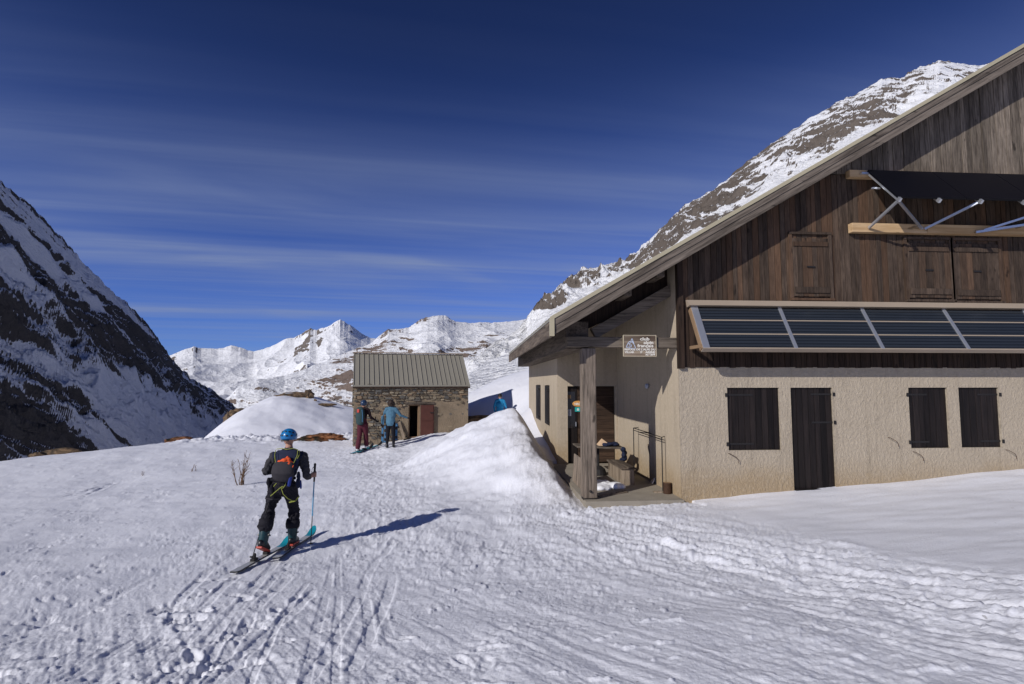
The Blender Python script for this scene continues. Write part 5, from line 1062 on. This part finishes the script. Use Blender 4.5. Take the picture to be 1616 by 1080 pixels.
def ski(tail, tip, width, parent_label, group, top='ski_white', tipm='ski_teal', side='ski_black', bind=.5, up=Vector((0, 0, 1)), rise=.10, edge_col=None):
    """one ski lying from tail to tip: shaped deck, dark edge, coloured shovel, binding"""
    tail, tip = Vector(tail), Vector(tip); d = (tip - tail); ln = d.length; d.normalize(); s_ = d.cross(up).normalized(); u_ = s_.cross(d)
    root = thing('ski', tail.lerp(tip, .5), parent_label, 'ski', group)
    N_ = 26
    def prof(t_):
        w = width * (.82 + .38 * abs(t_ - .45) ** 1.3 * 2)
        if t_ > .93: w *= math.sqrt(max(.0, 1 - ((t_ - .93) / .07) ** 2)) * .98 + .02
        if t_ < .03: w *= .55 + .45 * t_ / .03
        z = .012 + (rise * ((t_ - .86) / .14) ** 2 if t_ > .86 else 0) + (.012 * ((.06 - t_) / .06) if t_ < .06 else 0)
        return w / 2, z
    def strip(t0, t1, z0, z1, shrink, mat, name):
        vs = []; fs = []; ts = np.linspace(t0, t1, N_)
        for t_ in ts:
            w, z = prof(t_); w = max(.002, w - shrink); p = tail + d * (ln * t_)
            for (sw, zz) in ((-1, z0), (1, z0), (1, z1), (-1, z1)): vs.append(p + s_ * (w * sw) + u_ * (z + zz))
        for i in range(N_ - 1):
            for k in range(4): fs.append((i * 4 + k, i * 4 + (k + 1) % 4, (i + 1) * 4 + (k + 1) % 4, (i + 1) * 4 + k))
        fs.append((3, 2, 1, 0)); fs.append(tuple((N_ - 1) * 4 + k for k in range(4))); return MB().add(vs, fs).build(name, mat, root)
    strip(0, 1, 0, .016, 0, side, 'base'); strip(.02, .80, .0163, .019, .006, top, 'top_sheet'); strip(.803, .995, .0163, .019, .004, tipm, 'shovel')
    c_ = tail + d * (ln * bind); toe = MB(); toe.obox(c_ + d * .13 + u_ * .05, d * .045, s_ * .035, u_ * .018); toe.obox(c_ + d * .17 + u_ * .042, d * .03, s_ * .02, u_ * .012); toe.build('toe_piece', 'black_steel', root, bevel=.004)
    hl = MB(); hl.obox(c_ - d * .20 + u_ * .048, d * .05, s_ * .03, u_ * .016); hl.tube([c_ - d * .19 + u_ * .06, c_ - d * .19 + u_ * .105], .022, 10); hl.build('heel_piece', 'black_steel', root, bevel=.003)
    return root, d, s_, u_, c_
def pole(top, bottom, label, group, shaft='pole_blue', grip_len=.13, strap=True):
    top, bottom = Vector(top), Vector(bottom); d = (bottom - top).normalized(); root = thing('ski_pole', bottom, label, 'ski pole', group); ln = (bottom - top).length
    MB().tube([top, top + d * .03, top + d * grip_len, top + d * (grip_len + .12)], [.019, .017, .0165, .013], 10).build('grip', 'black_steel', root, smooth=True)
    MB().tube([top + d * (grip_len + .121), top + d * ln * .62], .0095, 8).build('shaft', shaft, root, smooth=True); MB().tube([top + d * (ln * .62 + .001), bottom - d * .05], .0065, 8).build('lower_shaft', 'black_steel', root, smooth=True)
    MB().tube([bottom - d * .049, bottom + d * .03], [.006, .002], 6).build('tip', 'alu', root); s_ = d.cross(Vector((0, 1, .2))).normalized(); b_ = bottom - d * .07
    n_ = 14; ring = MB(); o_ = d.cross(s_)
    ring.add([b_ + (s_ * math.cos(2 * math.pi * k / n_) + o_ * math.sin(2 * math.pi * k / n_)) * (.042 if k % 2 else .030) + d * z for z in (0, .008) for k in range(n_)], [(k, (k + 1) % n_, n_ + (k + 1) % n_, n_ + k) for k in range(n_)] + [tuple(range(n_ - 1, -1, -1)), tuple(range(n_, 2 * n_))]).build('basket', 'black_steel', root)
    if strap:
        a = top + d * .02; MB().tube([a, a + Vector((-.03, 0, -.03)), a + Vector((-.045, -.01, -.09)), a + Vector((-.02, -.01, -.13)), a + Vector((.0, 0, -.11))], .005, 6).build('wrist_strap', 'cloth_black', root)
    return root
def boot(parent, ankle_top, heel, toe, upv, main, accent, sole, name='boot', sc=1.0):
    """ski boot: cuff, shell and sole"""
    heel, toe, at = Vector(heel), Vector(toe), Vector(ankle_top); d = (toe - heel).normalized(); u_ = Vector(upv); u_ = (u_ - d * u_.dot(d)).normalized(); s_ = d.cross(u_)
    ank = heel + d * .075 * sc + u_ * .115 * sc
    mb = MB(); mb.tube([ank - u_ * .02, ank.lerp(at, .35), at], [(.060 * sc, .072 * sc), (.066 * sc, .078 * sc), (.078 * sc, .085 * sc)], 14, side=s_); o = mb.build(name, main, parent, smooth=True)
    mb = MB(); mb.tube([heel + d * .03 + u_ * .065 * sc, heel + d * .10 + u_ * .075 * sc, heel + d * .20 * sc + u_ * .055 * sc, toe - d * .02 + u_ * .045 * sc], [(.046 * sc, .058 * sc), (.050 * sc, .066 * sc), (.052 * sc, .046 * sc), (.044 * sc, .034 * sc)], 14, side=s_); mb.build('shell', 'boot_black' if main != 'boot_white' else 'boot_white', o, smooth=True)
    mb = MB(); mb.obox((heel + toe) / 2 + u_ * .008, d * ((toe - heel).length / 2), s_ * .043 * sc, u_ * .014); mb.build('sole', sole, o, bevel=.006)
    for k, t_ in enumerate((.35, .7)):
        c_ = ank.lerp(at, t_); mb = MB(); mb.obox(c_ + s_ * .074 * sc, d * .03, s_ * .008, u_ * .009); mb.obox(c_ - s_ * .078 * sc, d * .02, s_ * .010, u_ * .010); mb.build('buckle', accent, o)
    return o
def head_limbs(c, d, upv, mi, r=.085):
    """head, jaw, nose and ears"""
    c = Vector(c); d = Vector(d).normalized(); u_ = Vector(upv).normalized(); s_ = d.cross(u_)
    return [([c - u_ * .02 - d * .012, c + u_ * .04 - d * .01], [(r * .88, r * 1.12), (r * .84, r * 1.05)], s_, mi), ([c - u_ * .055 + d * .03, c - u_ * .095 + d * .045], [(.055, .05), (.032, .028)], s_, mi),
            ([c + d * .085 - u_ * .005, c + d * .108 - u_ * .03], [.010, .014], None, mi)] + [([c + s_ * q * .082 + u_ * .01, c + s_ * q * .086 - u_ * .025], [(.010, .018), (.009, .012)], s_, mi) for q in (-1, 1)]

# ---- the skier in the foreground
gz0 = gz(*onZ(430, 872, -.27)[:2])
lt, lp = onZ(366, 912.5, -.255), onZ(456, 856, -.25); rt_, rp_ = onZ(433, 885.5, -.25), onZ(496, 836, -.25)
def settle(p): p = Vector(p); p.z = gz(p.x, p.y) + .012; return p
lt, lp, rt_, rp_ = map(settle, (lt, lp, rt_, rp_))
for a, b in ((lt, lp), (rt_, rp_)):              # rest on the highest snow under it
    hi = max(gz(*(a.lerp(b, k / 12))[:2]) - a.lerp(b, k / 12).z for k in range(13)); a.z += hi * .5; b.z += hi * .5
skL, dL, sL, uL, cL = ski(lt, lp, .105, 'white and teal ski under the lifted left boot of the helmeted skier', 'skis of the nearest skier', bind=.47)
skR, dR, sR, uR, cR = ski(rt_, rp_, .105, 'white and teal ski under the right boot of the helmeted skier', 'skis of the nearest skier', bind=.42)
sk1 = thing('person', (cL + cR) / 2, 'skier seen from behind in blue helmet, grey sleeves and black trousers with orange-topped pack', 'person')
UP = Vector((0, 0, 1)); hd = (dL + dR).normalized()
toeL = cL + dL * .15 + uL * .055; heelL = toeL - dL * .245 + uL * .115 - sL * .0; toeR = cR + dR * .15 + uR * .055; heelR = toeR - dR * .27 + uR * .006
upL = (uL * 1 + dL * .42).normalized()
cuffL = heelL + (uL * .27 + dL * .16); cuffR = heelR + (uR * .29 + dR * .07)
hipC = D(446, 763, 7.95); head = D(456.5, 692, 8.14)
hipL, hipR = hipC - RGT * .085, hipC + RGT * .095
kneeL = D(424, 812, 7.93); kneeR = D(464.5, 806, 8.18)
neck = D(456, 709, 8.08); chest = D(454, 731, 8.05); waist = D(449, 752, 7.98); shL = D(433.5, 720.5, 8.05); shR = D(478.5, 720.5, 8.08)
elL = D(419.5, 744.5, 7.98); wrL = elL + (HF * .20 + RGT * .07 + UP * -.02); elR = D(483.5, 750, 8.02); gripc = D(495.3, 752, 8.16); wrR = gripc + Vector((-.055, -.05, -.005))
pole_top = D(497.2, 733, 8.18); pole_bot = onZ(490, 868, -.26); pole_bot.z = gz(pole_bot.x, pole_bot.y) + .03
gax = (pole_top - pole_bot).normalized(); gripc = pole_top - gax * .105 + Vector((0, 0, -.05))
tr, gr, nv2, sk_ = 0, 1, 2, 3
limbs = [([hipC - UP * .02, waist, chest, neck - UP * .06], [(.165, .125), (.140, .110), (.185, .125), (.12, .085)], RGT, nv2),
         ([hipC - UP * .06, hipC + UP * .05], [(.172, .135), (.165, .125)], RGT, tr),
         ([hipL - UP * .04, hipL.lerp(kneeL, .5), kneeL, kneeL.lerp(cuffL, .6), cuffL - upL * .02], [.112, .102, .088, .092, .098], None, tr), ([hipR - UP * .04, hipR.lerp(kneeR, .5), kneeR, kneeR.lerp(cuffR, .6), cuffR - UP * .0], [.112, .102, .090, .088, .092], None, tr),
         ([shL, shL.lerp(elL, .5), elL], [.072, .064, .054], None, gr), ([elL, elL.lerp(wrL, .6), wrL], [.054, .046, .034], None, gr),
         ([shR, shR.lerp(elR, .5), elR], [.072, .064, .054], None, gr), ([elR, elR.lerp(wrR, .6), wrR], [.054, .048, .034], None, gr),
         ([shL + RGT * .02, (shL + shR) / 2 + UP * .015, shR - RGT * .02], [.078, .085, .078], None, nv2), ([neck - UP * .08, neck + UP * .03, head - UP * .05], [.068, .056, .056], None, sk_)]
limbs += head_limbs(head, hd, UP, sk_); limbs += hand_limbs(wrR, (wrR - gripc), gax, gripc, .016, sk_); limbs += hand_limbs(wrL, (-1, -.6, 0), (0.1, -.35, 1), wrL + HF * .06 + RGT * .03, .016, sk_)
grow_body(sk1, limbs, ['cloth_pants', 'cloth_grey', 'cloth_navy', 'skin'], .0085, 3, .016, 13)
boot(sk1, cuffL, heelL, toeL, upL, 'boot_teal', 'boot_black', 'boot_red'); boot(sk1, cuffR, heelR, toeR, UP, 'boot_teal', 'boot_black', 'boot_red')
# trouser hems over the boots
for q, a in ((cuffL, upL), (cuffR, UP)): MB().tube([q - a * .035, q + a * .02, q + a * .07], [.098, .102, .094], 16, caps=False).build('trouser_hem', 'cloth_pants', sk1, smooth=True)
hb = MB(); hc = head + UP * .030 - hd * .012; hs = hd.cross(UP).normalized(); hb.ball(hc, .116, .138, .120, 24, 16, (hs, hd, UP))
hm = hb.build('helmet', 'helmet_blue', sk1, smooth=True); me = hm.data; bm = bmesh.new(); bm.from_mesh(me); o0 = ORG[hm.name]
geo = [v_ for v_ in bm.verts if (v_.co + o0 - hc).z < -.062]; bmesh.ops.delete(bm, geom=geo, context='VERTS'); bm.to_mesh(me); bm.free(); md = hm.modifiers.new('sol', 'SOLIDIFY'); md.thickness = .016; md.offset = -1
for (a, e) in ((-150, 8), (-115, 10), (-78, 8), (-45, 8), (-135, 38), (-95, 42), (-60, 38), (-30, 30), (180, 12), (-160, 35), (0, 10), (45, 15), (90, 12), (135, 15)):
    a, e = R_(a), R_(e); n_ = hs * (math.cos(a) * math.cos(e)) + hd * (math.sin(a) * math.cos(e)) + UP * math.sin(e)
    p = hc + hs * (.117 * math.cos(a) * math.cos(e)) + hd * (.139 * math.sin(a) * math.cos(e)) + UP * (.121 * math.sin(e)); s_ = n_.cross(UP).normalized(); u_ = s_.cross(n_)
    MB().ball(p, .019, .013, .004, 12, 6, (s_, u_, n_)).build('vent', 'boot_black', hm, smooth=True)
MB().tube([hc - UP * .055 - hd * .136 + hs * k * .05 * (1) for k in (-1, -.3, .3, 1)], [.012] * 4, 8).build('rear_band', 'boot_black', hm, smooth=True)
# harness and piping
lime = lambda pts, r=.0055: MB().tube(pts, r, 7)
fb = -HF * 1.0
lime([D(446, 768, 7.80), D(441, 771, 7.80), D(434, 777, 7.80), D(427, 783, 7.83)]).build('harness_strap', 'lime', sk1); lime([D(444, 771, 7.80), D(447, 780, 7.80), D(454, 787, 7.82), D(462, 791, 7.86)]).build('harness_strap', 'lime', sk1)
lime([D(446, 771, 7.80), D(450, 766, 7.80), D(452, 760, 7.82)]).build('harness_strap', 'lime', sk1); lime([D(432, 768, 7.82), D(436, 763, 7.82)]).build('harness_strap', 'lime', sk1)
lime([D(419, 787, 7.86), D(430, 788.5, 7.80), D(442, 788, 7.88)], .009).build('leg_loop', 'pack_grey', sk1); lime([D(457, 793, 7.90), D(466, 791, 7.90), D(472, 784, 8.0)], .009).build('leg_loop', 'lime', sk1)
belt = MB(); belt.tube([hipC + UP * .07 + (RGT * math.cos(t_) * .172 + HF * math.sin(t_) * .137) for t_ in np.linspace(0, 2 * math.pi, 22)], .018, 8); belt.build('harness_belt', 'cloth_black', sk1)
for k, (px_, py_, d_, m_, r_) in enumerate(((424, 762, 7.86, 'cloth_black', .035), (429, 772, 7.82, 'cloth_black', .03), (470, 763, 7.92, 'cloth_navy', .035), (474, 765, 7.98, 'blue_rope', .022), (471, 752, 7.95, 'cloth_navy', .03))):
    q = D(px_, py_, d_); MB().tube([q + UP * .05, q, q - UP * .05 + RGT * .01], [r_ * .7, r_, r_ * .6], 9).build('hanging_gear', m_, sk1, smooth=True)
# rucksack
bp = thing('rucksack', D(447, 757, 7.85), 'dark grey rucksack with orange jacket stuffed on top, on the helmeted skier', 'rucksack')
pk = MB(); bc = D(447, 742, 7.86)
pk.tube([D(446, 754, 7.82), D(446, 746, 7.79), D(447.5, 734, 7.83)], [(.155, .070), (.168, .085), (.160, .065)], 18, side=RGT); po = pk.build('pack_body', 'pack_grey', bp); remesh(po, .014, 3)
up2 = MB(); up2.tube([D(452, 736, 7.92), D(455, 722, 7.95), D(456, 712, 7.99)], [(.165, .06), (.175, .06), (.14, .045)], 18, side=RGT); uo = up2.build('back_panel', 'cloth_navy', bp); remesh(uo, .014, 3)
oc = MB(); ro = random.Random(6)
for k in range(22): oc.ball(D(450 + ro.uniform(-10, 10), 729.5 + ro.uniform(-3.5, 3) - 3 * (k % 5 == 0), 7.83 + ro.uniform(-.02, .03)), ro.uniform(.025, .042), ro.uniform(.025, .04), ro.uniform(.02, .034), 9, 6)
oo = oc.build('orange_jacket', 'orange_cloth', bp); remesh(oo, .009, 2)
for pts in ([D(435, 711, 7.95), D(433.5, 718, 7.88), D(434, 724, 7.86), D(435, 731, 7.84)], [D(470, 711, 7.98), D(469, 719, 7.90), D(465.5, 727, 7.86), D(463, 732, 7.84)], [D(472.5, 711, 8.0), D(472.5, 718, 7.95), D(469, 724, 7.9)], [D(436, 709, 7.98), D(446, 708, 7.94), D(452, 709.5, 7.93), D(462, 708, 7.95), D(470, 710, 7.99)]): lime(pts, .0048).build('piping', 'lime', bp)
lime([D(463, 735, 7.80), D(459, 742, 7.78)], .006).build('cord', 'orange_cloth', bp); MB().tube([D(461, 744, 7.80), D(458, 754, 7.79), D(456, 766, 7.82)], [.030, .028, .022], 10).build('rope', 'blue_rope', bp, smooth=True)
pole(pole_top, pole_bot, 'blue and black ski pole in the right hand of the helmeted skier', 'poles of the nearest skier')
q0 = wrL + HF * .06 + RGT * .03 + UP * .06; q1 = D(398, 834, 7.35); q1.z = gz(q1.x, q1.y) + .03; pole(q0, q1, 'thin ski pole trailing behind the left side of the helmeted skier', 'poles of the nearest skier', shaft='black_steel', strap=False)

# ---- far figures
def figure(name, feet, hgt, fwd, label, mats, armL, armR, head_kind, stance=.20, lean=.03, legs=(.085, .062), torso=1.0, long_hem=.0, gloves=True, vox=.014, hips=.0):
    """feet: (left, right) points on the ground; armL/armR: (elbow, hand) offsets from the shoulder in (side, forward, up)"""
    fl_, fr_ = map(Vector, feet); d = Vector(fwd).normalized(); s_ = d.cross(UP); k = hgt / 1.75; base = (fl_ + fr_) / 2
    r_ = thing(name, base, label, 'person')
    hp = base + UP * .93 * k; ch_ = hp + UP * .36 * k + d * lean; nk = hp + UP * .54 * k + d * lean * 1.5; hdp = hp + UP * .70 * k + d * (lean * 1.7 + .015)
    hl, hr_ = hp - s_ * .085 * k, hp + s_ * .085 * k; a0, a1 = fl_ + UP * .09, fr_ + UP * .09
    kl, kr = hl.lerp(a0, .5) + d * .03, hr_.lerp(a1, .5) + d * .03; sl_, sr_ = nk - UP * .055 * k - s_ * .175 * k, nk - UP * .055 * k + s_ * .175 * k
    off = lambda o_: s_ * o_[0] + d * o_[1] + UP * o_[2]
    eL, hL, eR, hR = sl_ + off(armL[0]), sl_ + off(armL[1]), sr_ + off(armR[0]), sr_ + off(armR[1])
    L = [([hp - UP * .02, hp + UP * .16 * k, ch_, nk - UP * .06], [(.155 * torso, .115 * torso), (.140 * torso, .105 * torso), (.175 * torso, .12 * torso), (.11, .08)], s_, 1),
         ([hp + UP * (.06 - long_hem), hp + UP * .12], [(.158 * torso, .125 * torso), (.15 * torso, .115 * torso)], s_, 1 if long_hem else 0), ([hp - UP * .07, hp - UP * .02], [(.15, .115), (.15, .115)], s_, 0),
         ([hl - UP * .03, kl, a0 + UP * .05], [legs[0] * 1.2, legs[0] * .85, legs[1]], None, 0), ([hr_ - UP * .03, kr, a1 + UP * .05], [legs[0] * 1.2, legs[0] * .85, legs[1]], None, 0),
         ([sl_, sl_.lerp(eL, .5), eL, hL], [.068, .060, .052, .036], None, 1), ([sr_, sr_.lerp(eR, .5), eR, hR], [.068, .060, .052, .036], None, 1), ([sl_, nk - UP * .02, sr_], [.07, .08, .07], None, 1), ([nk - UP * .06, hdp - UP * .05], [.056, .052], None, 2)]
    L += head_limbs(hdp, d, UP, 2); L += relaxed_hand(hL, (hL - eL), d, 3, 1.05); L += relaxed_hand(hR, (hR - eR), d, 3, 1.05)
    for f in (fl_, fr_): L.append(([f + UP * .05 - d * .05, f + UP * .045 + d * .14], [(.04, .045), (.036, .03)], s_, 4)); L.append(([f + UP * .05 - d * .02, f + UP * .16], [.05, .052], None, 4))
    grow_body(r_, L, mats, vox, 2, .008, 9)
    return r_, hdp, s_, d, hL, hR, nk, hp
p2l, p2r = D(564.5, 712, 19.25), D(578, 711, 19.55)
for q in (p2l, p2r): q.z = gz(q.x, q.y) + .06
f2 = (HF * .9 + RGT * .44).normalized()
r2, hd2, s2, d2, hL2, hR2, nk2, hp2 = figure('person', (p2l, p2r), 1.76, HF * .97 + RGT * .22, 'skier in maroon trousers and dark helmet with green pack facing the hut', ['cloth_maroon', 'cloth_darkred', 'skin', 'cloth_black', 'boot_white'], ((-.10, .02, -.27), (-.06, .22, -.42)), ((.13, -.02, -.25), (.22, .16, -.38)), 'helmet', legs=(.098, .088), vox=.014)
mb = MB(); mb.ball(hd2 + UP * .03, .116, .135, .115, 18, 12, (s2, d2, UP)); mb.build('helmet', 'helmet_navy', r2, smooth=True)
bp2 = thing('rucksack', hp2 - d2 * .2, 'green-grey rucksack with red patch on the skier in maroon trousers', 'rucksack')
c_ = hp2 + UP * .30 - d2 * .19; mb = MB(); mb.tube([c_ - UP * .26, c_ - UP * .05, c_ + UP * .18, c_ + UP * .25], [(.14, .09), (.16, .11), (.15, .10), (.12, .07)], 16, side=s2); o = mb.build('pack_body', 'pack_green', bp2, smooth=True)
MB().obox(c_ + UP * .17 - d2 * .115 - s2 * .02, s2 * .045, d2 * .012, UP * .06).build('red_patch', 'boot_red', bp2, bevel=.004); MB().tube([c_ + UP * .2 - d2 * .07 + s2 * .11, c_ - d2 * .085 + s2 * .14, c_ - UP * .22 - d2 * .06 + s2 * .12], .012, 8).build('side_strap', 'ski_blue', bp2)
g2 = 'skis of the skier facing the hut'
for (a, b, lb_) in (((553.5, 719, 18.9), (589, 708.5, 20.2), 'dark ski under the left boot of the skier facing the hut'), ((563, 719, 19.05), (603, 705.5, 20.5), 'dark ski under the right boot of the skier facing the hut')):
    a, b = D(*a), D(*b); a.z = gz(a.x, a.y) + .015; b.z = gz(b.x, b.y) + .02; ski(a, b, .11, lb_, g2, 'ski_teal', 'ski_black', 'ski_black', .45)
q = D(562, 707, 19.3); q.z = gz(q.x, q.y) + .02; pole(hL2 + UP * .12, q, 'pale blue ski pole in the left hand of the skier facing the hut', 'poles of the skier facing the hut', 'pole_blue', strap=False)
q = D(597.5, 712, 19.2); q.z = gz(q.x, q.y) + .02; pole(hR2 + UP * .12, q, 'dark ski pole in the right hand of the skier facing the hut', 'poles of the skier facing the hut', 'black_steel', strap=False)
p3l, p3r = D(610.5, 708, 19.5), D(621, 708, 19.45)
for q in (p3l, p3r): q.z = gz(q.x, q.y)
r3, hd3, s3, d3, hL3, hR3, nk3, hp3 = figure('person', (p3l, p3r), 1.70, HF * .95 + RGT * .05, 'person with curly dark hair in steel blue jacket and black leggings by the hut', ['cloth_black', 'cloth_steelblue', 'skin', 'cloth_black', 'boot_black'], ((-.14, .0, -.26), (-.19, .10, -.50)), ((.17, .03, -.22), (.37, .15, -.31)), 'hair', legs=(.082, .052), long_hem=.08, torso=1.12)
mb = MB(); rr_ = random.Random(9)
for k in range(46):
    v_ = Vector((rr_.gauss(0, 1), rr_.gauss(0, 1), rr_.gauss(0, 1))).normalized(); v_.z = v_.z * .95; q = hd3 + UP * .005 - d3 * .035 + v_ * rr_.uniform(.085, .115)
    if (q - hd3).dot(d3) < .075: mb.ball(q, rr_.uniform(.03, .045), seg=7, rings=5)
mb.ball(hd3 + UP * .02 - d3 * .02, .105, .11, .12); mb.build('hair', 'hair_dark', r3, smooth=True)
p4 = D(789, 640, 24.2); p4.z = 1.74 + 2.2 - 2.2 - 1.72 - .03
gz4 = gz(p4.x, p4.y); zt4 = D(789, 621.5, 24.2).z - 1.72; p4.z = zt4
r4, hd4, s4, d4, *_ = figure('person', (p4 - RGT * .1, p4 + RGT * .1), 1.72, HF, 'person in bright blue jacket half hidden behind the snow bank', ['cloth_beige', 'cloth_cyan', 'skin', 'cloth_cyan', 'boot_black'], ((-.09, -.02, -.27), (-.06, .12, -.46)), ((.10, -.02, -.27), (.05, .14, -.46)), 'hair', long_hem=.06, torso=1.15)
mb = MB(); mb.ball(hd4 + UP * .03 - d4 * .012, .098, .108, .098, 14, 9, (s4, d4, UP)); mb.build('hair', 'hair_black', r4, smooth=True)
# skis stuck in the snow by the hut wall
for (px_, py0, py1, d_, lb_, m_) in ((603.5, 657, 700, 20.6, 'blue ski standing in the snow left of the person in steel blue', 'ski_blue'), (608, 672, 699, 20.5, 'short blue ski tail standing beside the taller blue ski', 'ski_blue'), (625.5, 668, 696, 20.5, 'blue ski standing behind the right leg of the person in steel blue', 'ski_blue')):
    a, b = D(px_, py1, d_), D(px_ + .8, py0, d_ + .12); ski(a, b, .10, lb_, 'skis standing in the snow by the hut', m_, m_, 'ski_black', .5, up=-HF, rise=.05)
